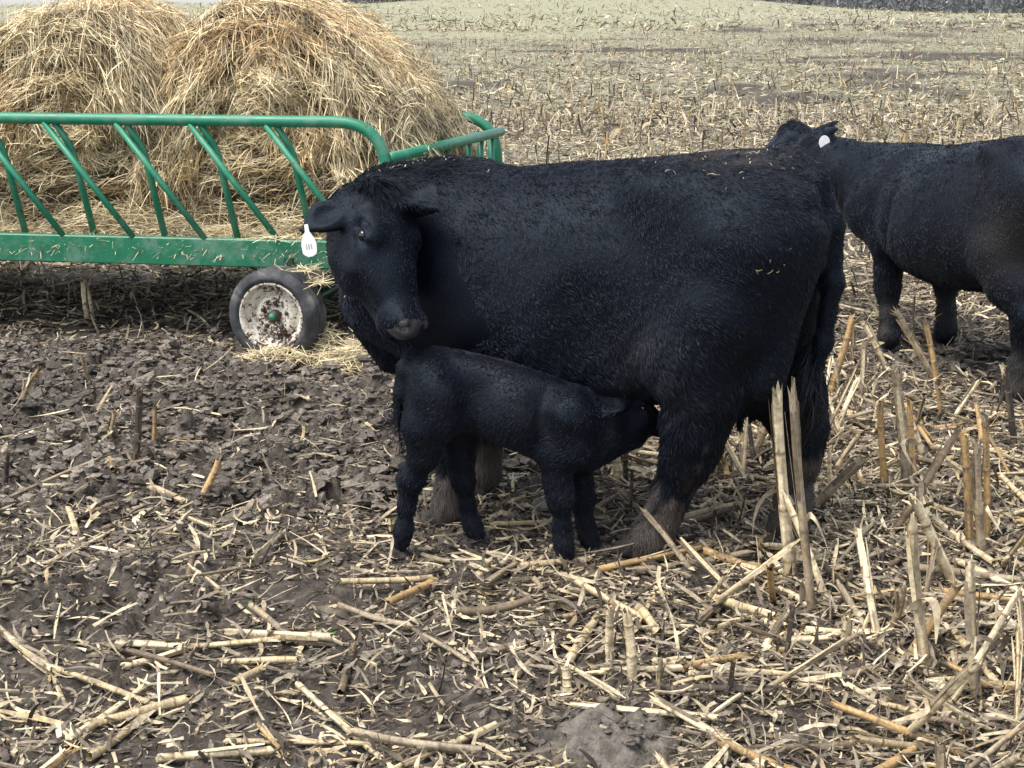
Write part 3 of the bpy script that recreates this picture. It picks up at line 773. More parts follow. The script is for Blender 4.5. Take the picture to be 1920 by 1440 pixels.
# ------------------------------------------------------------------ the green hay wagon
def pipe(name, pts, r, mat, parent, M=12, bend=0):
    """round tube along a polyline, corners rounded when bend > 0"""
    P = [np.asarray(p, float) for p in pts]
    if bend:
        out = [P[0]]
        for a, b, c in zip(P[:-2], P[1:-1], P[2:]):
            u, v = unit(a - b), unit(c - b); k = min(bend, .48 * np.linalg.norm(a - b), .48 * np.linalg.norm(c - b))
            for t in np.linspace(0, 1, 9):
                out.append((1 - t) ** 2 * (b + u * k) + 2 * t * (1 - t) * b + t * t * (b + v * k))
        out.append(P[-1]); P = out
    C = np.array(P)
    t = unit(np.gradient(C, axis=0)); n = np.zeros_like(t); a = np.cross(t[0], (0, 0, 1.) if abs(t[0][2]) < .9 else (0, 1., 0)); n[0] = unit(a)
    for i in range(1, len(C)):
        v = n[i - 1] - t[i] * (n[i - 1] @ t[i]); n[i] = unit(v)
    b = np.cross(t, n); th = np.arange(M) * 2 * np.pi / M
    V = C[:, None] + r * (n[:, None] * np.cos(th)[:, None] + b[:, None] * np.sin(th)[:, None])
    K = len(C); q = []
    for i in range(K - 1):
        for j in range(M): q.append((i * M + j, i * M + (j + 1) % M, (i + 1) * M + (j + 1) % M, (i + 1) * M + j))
    V = np.concatenate([V.reshape(-1, 3), C[:1], C[-1:]])
    tr = [(K * M, (j + 1) % M, j) for j in range(M)] + [(K * M + 1, (K - 1) * M + j, (K - 1) * M + (j + 1) % M) for j in range(M)]
    return mesh_np(name, V, q, tr, mat, None, True, parent)
def bar(name, a, b, w, h, mat, parent, up=(0, 0, 1), bev=.006):
    """straight beam of w by h section with bevelled edges"""
    a, b = np.asarray(a, float), np.asarray(b, float); t = unit(b - a); s = unit(np.cross(t, up)); u = np.cross(s, t)
    pr = [(w / 2 - bev, h / 2), (w / 2, h / 2 - bev), (w / 2, -h / 2 + bev), (w / 2 - bev, -h / 2), (-w / 2 + bev, -h / 2), (-w / 2, -h / 2 + bev), (-w / 2, h / 2 - bev), (-w / 2 + bev, h / 2)]
    V = [p + s * x + u * y for p in (a, b) for x, y in pr]
    q = [(i, (i + 1) % 8, 8 + (i + 1) % 8, 8 + i) for i in range(8)]
    q += [(0, 7, 6, 1), (1, 6, 5, 2), (2, 5, 4, 3), (8, 9, 14, 15), (9, 10, 13, 14), (10, 11, 12, 13)]
    return mesh_np(name, V, q, None, mat, None, False, parent)
def lathe(name, prof, centre, axis, mat, parent, M=64, noisy=0.0):
    """turned shape: prof = (distance along axis, radius)"""
    axis = unit(axis); s = unit(np.cross(axis, (0, 0, 1.))); u = np.cross(s, axis); th = np.arange(M) * 2 * np.pi / M
    V = []
    for k, (d, r) in enumerate(prof):
        rr = r * (1 + noisy * np.sin(th * 32 + k * 1.6))
        V.append(np.asarray(centre) + axis * d + rr[:, None] * (s * np.cos(th)[:, None] + u * np.sin(th)[:, None]))
    K = len(prof); V = np.concatenate(V)
    q = [(i * M + j, i * M + (j + 1) % M, (i + 1) * M + (j + 1) % M, (i + 1) * M + j) for i in range(K - 1) for j in range(M)]
    return mesh_np(name, V, q, None, mat, None, True, parent)

WU = unit(np.array([-.989, .148, 0]))                    # along the wagon, towards its left end
NEAR0 = np.array([-.62, 7.5, 0]); FAR0 = np.array([-.06, 9.1, 0])
WN = np.array([0, -1., 0])                               # outwards on the near side
RAIL_Z, BEAM_T, BEAM_B = 1.212, .592, .442
def side(base, s, z, out=0.0): return base + WU * s + np.array([0, 0, z]) + WN * out

def build_wagon():
    root = empty('hay_feeder_wagon', (NEAR0 + FAR0) / 2 + WU * 1.9)
    tag(root, 'green tubular steel hay feeder wagon with slanted bars and flaking wheel', 'hay feeder')
    inv = -np.array(root.location)
    def R(o): o.location = inv; o.parent = root; return o
    LEN = 4.2
    for base, out in ((NEAR0, 1), (FAR0, -1)):
        RAIL_Z = 1.212 if out == 1 else 1.125
        R(pipe('top_rail', [side(base, LEN, .6), side(base, LEN, RAIL_Z), side(base, .03, RAIL_Z), side(base, .03, BEAM_T - .03)], .031, M_GREEN, None, 14, .27))
        R(bar('side_beam', side(base, LEN + .03, (BEAM_T + BEAM_B) / 2), side(base, -.02, (BEAM_T + BEAM_B) / 2), .055, BEAM_T - BEAM_B, M_GREEN_BEAM, None))
        k = 0
        for s in np.arange(.67, LEN - .1, .405):
            sj = s + .012 * math.sin(7 * k); k += 1
            R(pipe('slant_bar', [side(base, sj, RAIL_Z - .02, .012 * out), side(base, sj - .46, BEAM_T - .005, .014 * out)], .0168, M_GREEN, None, 10))
            R(pipe('upright_bar', [side(base, sj - .055, RAIL_Z - .02, -.008 * out), side(base, sj - .13, RAIL_Z - .16, -.05 * out), side(base, sj - .22, BEAM_T - .005, -.05 * out)], .0185, M_GREEN, None, 10, .05))
    for z in (1.03, .82):
        R(pipe('end_rail', [side(NEAR0, .01, z), side(FAR0, .01, z)], .03 if z > 1 else .02, M_GREEN, None, 12))
    for t in (.12, .3, .5, .7, .82, .93):
        a, b = side(NEAR0, .03, 0), side(FAR0, .03, 0); p = a + (b - a) * t
        R(pipe('end_bar', [p + (0, 0, 1.03), p + (0, 0, BEAM_T - .1)], .02, M_GREEN, None, 10))
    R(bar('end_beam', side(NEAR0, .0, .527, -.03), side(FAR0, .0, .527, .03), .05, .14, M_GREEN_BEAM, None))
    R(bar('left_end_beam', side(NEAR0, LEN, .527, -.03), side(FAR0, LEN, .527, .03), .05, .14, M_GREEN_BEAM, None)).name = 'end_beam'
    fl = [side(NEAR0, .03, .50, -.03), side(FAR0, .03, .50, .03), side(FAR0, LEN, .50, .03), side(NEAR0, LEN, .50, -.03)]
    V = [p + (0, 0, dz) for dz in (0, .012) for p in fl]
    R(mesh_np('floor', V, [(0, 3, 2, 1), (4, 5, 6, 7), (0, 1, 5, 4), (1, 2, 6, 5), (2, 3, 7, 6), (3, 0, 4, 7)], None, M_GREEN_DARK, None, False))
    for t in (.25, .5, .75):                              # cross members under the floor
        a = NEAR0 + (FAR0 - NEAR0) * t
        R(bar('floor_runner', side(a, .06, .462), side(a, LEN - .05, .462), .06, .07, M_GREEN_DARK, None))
    # wheels
    axle_dir = unit(np.array([-.30, -.95, .02]))
    for nm, hub in (('near', np.array([-1.23, 7.40, .225])), ('far', np.array([-.80, 9.27, .215]))):
        ax = axle_dir if nm == 'near' else -axle_dir
        w = empty('wheel'); w.parent = root; w.location = inv
        r0 = .252
        tp = [(-.075, r0 * .72), (-.085, r0 * .79), (-.078, r0 * .93), (-.06, r0 * .985), (-.058, r0 * 1.0), (-.030, r0 * 1.0), (-.027, r0 * .975), (-.02, r0 * .975), (-.017, r0), (.017, r0), (.02, r0 * .975), (.027, r0 * .975), (.030, r0 * 1.0), (.058, r0), (.062, r0 * .98), (.078, r0 * .93), (.089, r0 * .83), (.091, r0 * .80), (.087, r0 * .77), (.084, r0 * .74), (.076, r0 * .72)]
        ty = lathe('tyre', tp, hub, ax, M_TYRE, w, 96, .0022)
        R0 = r0 * 1.1
        rp = [(-.07, R0 * .67), (.066, R0 * .67), (.079, R0 * .66), (.082, R0 * .635), (.078, R0 * .61), (.066, R0 * .59), (.045, R0 * .575), (.036, R0 * .565), (.034, R0 * .54), (.03, R0 * .50), (.008, R0 * .475), (.004, R0 * .45), (.02, R0 * .40), (.03, R0 * .36), (.034, R0 * .30), (.026, R0 * .24), (.02, R0 * .2), (.018, .01)]
        rim = lathe('rim', rp, hub, ax, M_RIM, w, 72)
        s = unit(np.cross(ax, (0, 0, 1.))); u = np.cross(s, ax)
        lathe('hub_cap', [(.018, .032), (.034, .033), (.05, .031), (.06, .025), (.063, .001)], hub, ax, M_HUB, w, 28)
        lathe('hub_cover', [(.058, .019), (.066, .019), (.073, .014), (.076, .001)], hub, ax, M_GREEN, w, 24)
        for k in range(5):
            a = k * 2 * math.pi / 5 + .4
            c = hub + (s * math.cos(a) + u * math.sin(a)) * r0 * .285
            lathe('wheel_nut', [(.028, .011), (.044, .0105), (.046, .006), (.046, .001)], c, ax, M_HUB, w, 6)
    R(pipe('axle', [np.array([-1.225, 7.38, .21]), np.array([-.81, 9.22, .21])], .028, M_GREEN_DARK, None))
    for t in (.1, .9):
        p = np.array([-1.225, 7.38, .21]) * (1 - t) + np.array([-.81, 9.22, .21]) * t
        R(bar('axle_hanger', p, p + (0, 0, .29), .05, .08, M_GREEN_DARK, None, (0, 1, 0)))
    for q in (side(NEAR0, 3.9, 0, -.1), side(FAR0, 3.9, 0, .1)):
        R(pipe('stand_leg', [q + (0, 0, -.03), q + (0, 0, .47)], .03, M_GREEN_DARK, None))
    return root
M_TYRE, M_RIM = tyre_mat(), rim_mat()
M_HUB = plain('rusty_hub_steel', (.035, .024, .02), .6)

# ------------------------------------------------------------------ hay
def strands(B, P, D, N, L, w, col, K=5, droop=.25, wig=.12, r=None):
    """bent flat stalks starting at P running along D, lying off the surface normal N"""
    r = r or rng; n = len(P)
    t = np.linspace(-.5, .6, K)
    side_ = unit(np.cross(D, N)); b1, b2 = r.normal(0, wig, (n, 1)), r.normal(0, wig * .6, (n, 1))
    C = P[:, None] + (D * L[:, None])[:, None] * t[None, :, None] \
        + (side_ * b1 * L[:, None])[:, None] * (t ** 2)[None, :, None] + (N * b2 * L[:, None])[:, None] * (t ** 2)[None, :, None] \
        + np.array([0, 0, -1.]) * (droop * L)[:, None, None] * (np.maximum(t, 0) ** 2)[None, :, None]
    roll = r.uniform(-1, 1, (n, 1))
    W = unit(side_ + N * roll) * w[:, None]
    Wt = W[:, None] * np.array([.7, 1, 1, .9, .35])[None, :K, None]
    B.ribbons(C, Wt, col)
HAYCOL = np.array([[.62, .46, .27], [.68, .55, .35], [.72, .62, .41], [.64, .57, .40], [.26, .21, .14], [.13, .10, .065], [.66, .58, .38]])

def build_bale(name, label, cx, cy, shape, ztop, yl, seed, n, rot=0.0, pal=None):
    """weathered round bale slumped into a dome; its flat face looks at the viewer"""
    r = np.random.default_rng(seed)
    zb = .515; b = (ztop - zb) * .5; zc = zb + b
    root = empty(name, (cx, cy, zb), rot)
    tag(root, label, 'hay bale', 'round bales in the feeder')
    aL, aR, eL, eR = shape
    def point(th, v):
        """th angle round the axis from the top, v -1..1 from the near face over the round side (|v| < .62) to the far face"""
        v = np.asarray(v); av = np.abs(v)
        c, s = np.cos(th), np.sin(th); t = (1 - c) / 2
        u = np.clip(t / .46, 1e-5, 1)
        x = np.where(s > 0, aR * u ** eR, -aL * u ** eL) * (1 + .5 * np.clip(t - .46, 0, .25)) * np.sqrt(np.clip((1 - t) / .05, 0, 1))
        z = b + b * c
        sh = .06 * perlin(th * 1.9 + seed, v * 2.5, seed) + .05 * perlin(th * 6, v * 6 + seed, seed + 1)
        f = np.clip((av - .62) / .38, 0, 1)
        rr = np.where(f > 0, 1 - f, 1.0); edge = sstep(.45, .74, av)
        k = rr * (1 - .07 * edge) + sh * np.where(f > 0, .5, 1) * (rr > .05)
        y = np.sign(v) * np.minimum(av / .62, 1) * yl
        bulge = .08 * (1 - rr ** 2) * (f > 0) + .30 * perlin(np.sin(th) * rr * 2.3 + seed, np.cos(th) * rr * 2.3, seed + 5) * f ** .5 + .11 * perlin(np.sin(th) * rr * 6, np.cos(th) * rr * 6 + seed, seed + 6) * f ** .5
        bulge = bulge + .055 * np.cos(rr * 2 * np.pi * 4.5 + th) * (f > .1) * (rr > .08)          # the coil of the rolled hay
        y = y * (1 - .05 * edge) + np.sign(v) * bulge
        zz = b + (z - b) * k
        y = y + np.where(v < 0, -1, 1) * .08 * np.clip(1 - zz / b, 0, 1) * sstep(.4, .62, av)
        return np.stack([x * k, y, np.maximum(zz, .004)], -1)
    nt, nv = 120, 70
    th = np.linspace(0, 2 * np.pi, nt, endpoint=False); vv = np.linspace(-.985, .985, nv)
    G = point(th[None, :], np.repeat(vv[:, None], nt, 1))
    V = G.reshape(-1, 3); q = [(i * nt + j, (i + 1) * nt + j, (i + 1) * nt + (j + 1) % nt, i * nt + (j + 1) % nt) for i in range(nv - 1) for j in range(nt)]
    V = np.concatenate([V, G[0].mean(0)[None], G[-1].mean(0)[None]])
    tr = [(nt * nv, j, (j + 1) % nt) for j in range(nt)] + [(nt * nv + 1, (nv - 1) * nt + (j + 1) % nt, (nv - 1) * nt + j) for j in range(nt)]
    mesh_np('hay_core', V, q, tr, M_CORE, None, True, root)
    B = Batch()
    # strands, more of them on the near face and the top
    m = n
    th = r.uniform(0, 2 * np.pi, m); v = np.where(r.random(m) < .52, -(.55 + .43 * np.sqrt(r.random(m)) ** 1.0), r.uniform(-.75, .97, m))
    rrr = np.where(np.abs(v) > .62, 1 - (np.abs(v) - .62) / .38, 1)
    keep = r.random(m) < np.clip(rrr, .12, 1); th, v = th[keep], v[keep]
    P = point(th, v); e = .01
    Tt, Tv = point(th + e, v) - P, point(th, v + .004) - P
    N = unit(np.cross(Tt, Tv)); ctr = np.array([0, 0, b]); N = N * np.sign((N * (P - ctr)).sum(1, keepdims=True) + 1e-6)
    m = len(P); face = (np.abs(v) > .60)
    down = np.array([0, 0, -1.]); dn = unit(down - N * (N @ down)[:, None])
    tang = unit(Tt) * np.sign(Tt[:, 2:3] * -1 + 1e-9)
    nz = perlin(P[:, 0] * 2.2 + seed, P[:, 2] * 2.2 + P[:, 1], seed + 9)[:, None]
    nz2 = perlin(P[:, 0] * 5 + seed, P[:, 2] * 5 + P[:, 1] * 3, seed + 12)[:, None]
    D = np.where(face[:, None], dn * (.12 + 1.1 * nz + .7 * nz2) + unit(Tt) * (1.4 - .6 * nz), dn * .55 + tang * (.75 + nz) + np.array([0, 1., 0]) * nz2 * 1.3)
    D = D + r.normal(0, .5, (m, 3)) * np.where(face[:, None], .95, .85)
    D = unit(D - N * (N * D).sum(1, keepdims=True) * .8)
    up = P[:, 2] > 1.7 * b
    L = r.uniform(.05, .22, m) * (.8 + .5 * r.random(m))
    lift = np.abs(r.normal(0, .02, m)) + .004
    zone = perlin(P[:, 0] * 1.7 + 3 * seed, P[:, 2] * 1.9 + P[:, 1] * 1.2, seed + 3) * 1.5 + .28 * r.normal(0, 1, m)
    P0, P1 = pal
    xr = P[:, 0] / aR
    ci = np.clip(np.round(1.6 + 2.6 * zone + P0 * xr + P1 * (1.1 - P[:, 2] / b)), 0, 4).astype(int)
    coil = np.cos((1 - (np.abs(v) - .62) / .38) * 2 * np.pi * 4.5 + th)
    darkspot = r.random(m) < (.10 + .42 * (face & (coil < -.45)) + .2 * (P[:, 2] < .55 * b) + .25 * np.clip(nz[:, 0] * 2, 0, 1))  # coil grooves get dark strands, shade put into their colour
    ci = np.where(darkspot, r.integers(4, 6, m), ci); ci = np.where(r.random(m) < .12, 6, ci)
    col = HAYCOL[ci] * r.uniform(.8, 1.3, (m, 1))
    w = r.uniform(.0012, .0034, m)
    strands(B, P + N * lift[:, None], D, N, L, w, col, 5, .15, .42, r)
    g = r.choice(m, 420, p=np.where(face, 2., 1.) / np.where(face, 2., 1.).sum()); gi = np.repeat(g, 22); k = len(gi)
    sp = r.normal(0, .035, (k, 3)); gd = np.repeat(unit(dn[g] * r.uniform(.2, 1.2, (420, 1)) + N[g] * r.uniform(.15, .6, (420, 1)) + r.normal(0, .5, (420, 3))), 22, 0)
    strands(B, P[gi] + sp + N[gi] * .02, unit(gd + r.normal(0, .2, (k, 3))), N[gi], r.uniform(.06, .2, k), r.uniform(.0012, .003, k), HAYCOL[np.clip(ci[gi], 0, 4)] * r.uniform(.8, 1.2, (k, 1)), 5, .5, .35, r)
    # a fringe of longer stalks hanging over the flat face
    k = int(m * .03); i = r.choice(np.where((v < -.5) & (v > -.8) & (P[:, 2] > .5 * b))[0], k)
    strands(B, P[i] + N[i] * .03, unit(dn[i] + r.normal(0, .22, (k, 3)) + N[i] * .25), N[i], r.uniform(.2, .42, k), r.uniform(.0014, .0034, k), HAYCOL[np.clip(ci[i], 0, 4)] * r.uniform(.85, 1.2, (k, 1)), 5, .5, .2, r)
    s = B.build('hay_strands', M_HAY, root, False); s['kind'] = 'stuff'
    return root
def core_mat():
    m, n, l, b = material('packed_hay'); co = objco(n)
    f = noise(n, l, co, 14, 6, .75, 1.5)
    l.new(ramp(n, l, f, [(.35, (.035, .027, .018)), (.55, (.11, .085, .05)), (.7, (.22, .17, .1))]), b.inputs['Base Color'])  # core coloured dark so gaps between the strands look shaded
    b.inputs['Roughness'].default_value = .85; bump(n, l, b, f, .8, .05); return m
M_CORE = core_mat()

def build_loose_hay():
    r = np.random.default_rng(77)
    def heap(name, label, spots, n_each, Lr, pal, parent=None):
        B = Batch()
        for (x, y, z, rx, ry, h), n in zip(spots, n_each):
            a, q = r.uniform(0, 2 * np.pi, n), np.sqrt(r.random(n))
            p = np.stack([x + rx * q * np.cos(a), y + ry * q * np.sin(a), z + h * (1 - q ** 1.5) * r.random(n) ** .4 + .004], 1)
            az = r.uniform(0, 2 * np.pi, n); D = unit(np.stack([np.cos(az), np.sin(az), r.normal(0, .28, n)], 1))
            N = unit(np.stack([r.normal(0, .3, n), r.normal(-.25, .3, n), np.ones(n)], 1))
            strands(B, p, D, N, r.uniform(*Lr, n), r.uniform(.0011, .0026, n), HAYCOL[r.choice(len(pal[0]), n, p=pal[1]) if False else r.choice(pal[0], n, p=pal[1])] * r.uniform(.75, 1.2, (n, 1)), 5, .1, .25, r)
        o = B.build(name, M_HAY, None, False); tag(o, label, 'hay', None, 'stuff'); return o
    w = []; n = []
    for s in np.arange(.15, 4.2, .22):
        p = side(NEAR0, s, 0, -.20); w.append((p[0], p[1], .515, .26, .18, .17 + .07 * math.sin(s * 5))); n.append(520)
        p = side(NEAR0, s, 0, -.45); w.append((p[0], p[1], .515, .28, .25, .30 + .10 * math.sin(s * 4))); n.append(420)
    for t in np.arange(.25, .95, .1):
        p = side(NEAR0 + (FAR0 - NEAR0) * t, .28, 0); w.append((p[0], p[1], .515, .25, .2, .45)); n.append(380)
    heap('loose_hay', 'pulled out tangled hay along the wagon floor', w, n, (.1, .3), ([2, 3, 4, 1, 6], [.3, .3, .15, .1, .15]))
    w = [(-1.20, 7.24, float(ground_h(-1.20, 7.24)), .2, .10, .07), (-.86, 7.25, float(ground_h(-.86, 7.25)), .22, .16, .12), (-.98, 7.4, float(ground_h(-.98, 7.4)), .14, .14, .16), (-.72, 7.3, float(ground_h(-.72, 7.3)), .15, .2, .08)]
    heap('spilled_hay', 'fresh yellow hay spilled round the wagon wheel', w, [300, 520, 260, 200], (.07, .22), ([2, 6, 3], [.45, .35, .2]))
    # wisps hanging over tyre and beam
    w = [(-1.10, 7.40, .462, .09, .09, .015), (-1.2, 7.47, .61, .22, .03, .02), (-1.02, 7.38, .40, .05, .08, .02)]
    heap('hay_wisps', 'wisps of hay caught on the tyre top and the beam', w, [40, 45, 40], (.08, .2), ([2, 6, 3], [.45, .35, .2]))

# ------------------------------------------------------------------ ground sheet
def build_ground():
    def steps(*seg):
        out = [seg[0][0]]
        for a, b, s0, s1 in seg:
            n = max(1, int(round(abs(b - a) / ((s0 + s1) / 2)))); t = np.linspace(0, 1, n + 1)[1:]
            k = s0 / (s0 + s1) * 2; f = k * t + (1 - k) * t * t
            out += list(a + (b - a) * f)
        return np.array(out)
    xs = steps((-420, -40, 30, 5), (-40, -6, 4, .25), (-6, -3.2, .2, .022), (-3.2, 3.2, .0135, .0135), (3.2, 6, .022, .2), (6, 40, .25, 4), (40, 420, 5, 30))
    ys = steps((-30, 0, 4, .3), (0, 2.4, .2, .02), (2.4, 6.2, .0125, .0135), (6.2, 9.5, .014, .028), (9.5, 16, .03, .14), (16, 60, .15, 1.2), (60, 700, 2, 25))
    X, Y = np.meshgrid(xs, ys)
    Z = ground_h(X.ravel(), Y.ravel())
    V = np.stack([X.ravel(), Y.ravel(), Z], 1)
    nx, ny = len(xs), len(ys)
    i = (np.arange(ny - 1)[:, None] * nx + np.arange(nx - 1)[None]).ravel()
    o = mesh_np('ground', V, np.stack([i, i + 1, i + nx + 1, i + nx], 1), None, M_GROUND)
    for nm, val in (('slurry', slurry_mask(V[:, 0], V[:, 1]) * (V[:, 1] < 6)), ('pasture', pasture(V[:, 0], V[:, 1])), ('bare', bare(V[:, 0], V[:, 1]))):
        a = o.data.attributes.new(nm, 'FLOAT_COLOR', 'POINT')
        c = np.ones((len(V), 4), np.float32); c[:, :3] = val[:, None]; a.data.foreach_set('color', c.ravel())
    o['kind'] = 'structure'
    return o
def bare(x, y):
    """trampled dark streaks in the far stubble"""
    return sstep(.08, .26, perlin(x * .16, y * .11, 91) + .5 * perlin(x * .5, y * .3, 92)) * sstep(9, 14, y)
def pasture(x, y):
    """the stubble ends on a slanting line; a pale winter crop lies beyond it"""
    edge = 74 + 62 * sstep(-3, 30, x) + 14 * perlin(x * .12, y * .05, 51)
    return sstep(-4, 4, y - edge)

RESCOL = np.array([[.62, .53, .37], [.50, .42, .29], [.36, .31, .235], [.24, .20, .155], [.15, .125, .10], [.085, .068, .054], [.05, .04, .033], [.46, .36, .21]])
def cover(x, y):
    """how thick the litter lies: trampled thin on the left, deep towards the right and the field"""
    return (1 - .8 * bare(x, y)) * (.36 + .7 * np.maximum(sstep(-.5, .7, x + .25 * (4.2 - y)), sstep(7.6, 9.5, y)))
def blocked(x, y, clods=False):
    """under the wagon wheel or inside a hoof"""
    b = np.hypot(x + 1.235, y - 7.4) < .2
    if not clods: b |= (slurry_mask(x, y) > .45) & (y < 5) & (hash01(np.floor(x * 4e3), np.floor(y * 4e3), 5) < .85)
    for fx, fy, r in FEET: b |= np.hypot(x - fx, y - fy) < r * .55
    return b
def view_points(r, n, y0, y1, power=1.0, margin=1.25):
    """random ground points over the width the place shows, spread evenly by area"""
    out = []
    y = np.sqrt(r.uniform(y0 ** 2, y1 ** 2, n)) if power == 1 else y0 * (y1 / y0) ** r.random(n)
    x = r.uniform(-1, 1, n) * (.372 * y + margin)
    return x, y
def build_residue():
    r = np.random.default_rng(101); B = Batch()
    def leaves(n, y0, y1, Ls, ws, pal, mudkeep, hmax, power=1, K=4, up=.0, seed=0, curl=1.0):
        if y0 < 9: n = int(n * 1.22)
        x, y = view_points(r, n, y0, y1, power)
        dens = (.62 + .9 * perlin(x * 1.3, y * 1.3, 60) + .6 * perlin(x * 4, y * 4, 61)) * cover(x, y)
        keep = (r.random(n) < np.where(mud_mask(x, y) > .4, mudkeep, np.clip(dens + .22 * cover(x, y), .1, 1))) & ~blocked(x, y)
        x, y = x[keep], y[keep]; n = len(x)
        pz = r.choice(len(RESCOL), n, p=pal); drk = np.clip(.95 + .55 * perlin(x * 2, y * 2, 62), .55, 1.3)
        col = RESCOL[pz] * r.uniform(.7, 1.2, (n, 1)) * drk[:, None]
        az = r.uniform(0, 2 * np.pi, n); el = r.normal(0, .16, n) + (r.random(n) < up) * r.uniform(.3, 1.2, n)
        D = np.stack([np.cos(az) * np.cos(el), np.sin(az) * np.cos(el), np.sin(el)], 1)
        L = r.uniform(*Ls, n) * (.6 + .6 * r.random(n)); w = r.uniform(*ws, n) * .5
        z = ground_h(x, y) + .002 + hmax * r.random(n) ** 2 + np.abs(np.sin(el)) * L * .42
        S = unit(np.cross(D, np.array([0, 0, 1.]))); U = np.cross(S, D)
        t = np.linspace(-.5, .5, K)
        cu, cs = r.normal(0, .16, (n, 1)) * curl, r.normal(0, .2, (n, 1)) * curl
        C = np.stack([x, y, z], 1)[:, None] + (D * L[:, None])[:, None] * t[None, :, None] + (S * cs * L[:, None])[:, None] * ((t * 2) ** 2 - .3)[None, :, None] * .5 + (U * cu * L[:, None])[:, None] * ((t * 2) ** 2 - .3)[None, :, None] * .5
        roll0, tw = r.normal(0, .5, n), r.normal(0, 1.1, n) * curl
        ang = roll0[:, None] + tw[:, None] * t[None]
        W = S[:, None] * np.cos(ang)[..., None] + U[:, None] * np.sin(ang)[..., None]
        tap = np.interp(t, [-.5, -.3, .3, .5], [.8, 1, .95, .6])[None] * r.uniform(.4, 1.25, (n, K))
        col = col * (1 - sstep(9, 16, y)[:, None] * np.array([.10, .06, .03]))
        B.ribbons(C, W * (w[:, None] * tap)[..., None], col[:, None] * r.uniform(.78, 1.15, (n, K, 1)))
    def sticks(n, y0, y1, Ls, rs, pal, mudkeep, hmax, power=1, up=.0, M=5, elr=.1):
        if y0 < 9: n = int(n * 1.22)
        x, y = view_points(r, n, y0, y1, power)
        dens = (.62 + .9 * perlin(x * 1.3, y * 1.3, 60) + .6 * perlin(x * 4, y * 4, 61)) * cover(x, y)
        keep = (r.random(n) < np.where(mud_mask(x, y) > .4, mudkeep, np.clip(dens + .22 * cover(x, y), .12, 1))) & ~blocked(x, y)
        x, y = x[keep], y[keep]; n = len(x)
        col = RESCOL[r.choice(len(RESCOL), n, p=pal)] * r.uniform(.7, 1.2, (n, 1))
        az = r.uniform(0, 2 * np.pi, n); el = r.normal(0, elr, n) + (r.random(n) < up) * r.uniform(.5, 1.45, n)
        D = np.stack([np.cos(az) * np.cos(el), np.sin(az) * np.cos(el), np.sin(el)], 1)
        L = r.uniform(*Ls, n); R = r.uniform(*rs, n)
        z = ground_h(x, y) + R * .6 + hmax * r.random(n) ** 2 + np.abs(np.sin(el)) * L * .45
        t = np.linspace(-.5, .5, 4)
        bend = r.normal(0, .05, (n, 3))
        C = np.stack([x, y, z], 1)[:, None] + (D * L[:, None])[:, None] * t[None, :, None] + (bend * L[:, None])[:, None] * (1 - (2 * t) ** 2)[None, :, None]
        cc = np.repeat(col[:, None], 4, 1) * np.array([.75, 1, 1.05, .8])[None, :, None]
        B.tubes(C, R[:, None] * np.array([.9, 1, .97, .75])[None], cc, M, False)
    pn = [.10, .12, .16, .20, .17, .13, .08, .04]
    pd = [.05, .08, .13, .19, .22, .19, .11, .03]
    # close to the viewer: husks, leaf shreds, chaff
    leaves(26000, 2.6, 5.2, (.03, .11), (.004, .015), pn, .16, .035, 1, 6, .06)
    leaves(4200, 2.6, 6.5, (.07, .2), (.008, .018), pn, .12, .04, 1, 8, .1, 0, 1.5)
    leaves(36000, 2.6, 6.2, (.010, .045), (.002, .007), pd, .3, .03, 1, 4, .1)
    leaves(22000, 5.2, 9.5, (.05, .15), (.005, .017), pn, .07, .04, 1, 5, .1)
    leaves(2600, 2.6, 6.4, (.06, .22), (.008, .017), [.45, .3, .1, .05, 0, 0, 0, .1], .2, .04, 1, 4, .05, 0, .25)
    leaves(2600, 6.2, 11, (.08, .26), (.008, .018), [.45, .3, .1, .05, 0, 0, 0, .1], .15, .04, 1, 4, .05, 0, .25)
    leaves(22000, 5.2, 9.5, (.02, .06), (.003, .009), pd, .22, .02, 1, 4, .08)
    sticks(7500, 2.6, 6.2, (.03, .12), (.002, .006), pn, .14, .03, 1, .08)
    sticks(6000, 2.6, 7.5, (.04, .16), (.0009, .0022), pn, .3, .03, 1, .08, 4, .15)
    sticks(6000, 6.2, 12, (.06, .2), (.003, .007), pn, .08, .03, 1, .12)
    # the field running back
    pf = [.20, .20, .22, .18, .1, .05, .03, .02]
    leaves(46000, 9, 24, (.07, .24), (.008, .024), pf, .5, .05, 1, 5, .16)
    sticks(9000, 11, 26, (.08, .26), (.004, .010), pf, .5, .04, 1, .12, 4)
    leaves(60000, 20, 110, (.12, .36), (.018, .045), pf, .6, .06, 0, 3, .12)
    leaves(16000, 90, 330, (.3, 1.0), (.05, .15), pf, .6, .12, 0, 3, .3)
    o = B.build('corn_residue', M_RES, None, False)
    tag(o, 'litter of broken corn leaves, husks and chaff all over the mud', 'corn residue', None, 'stuff')

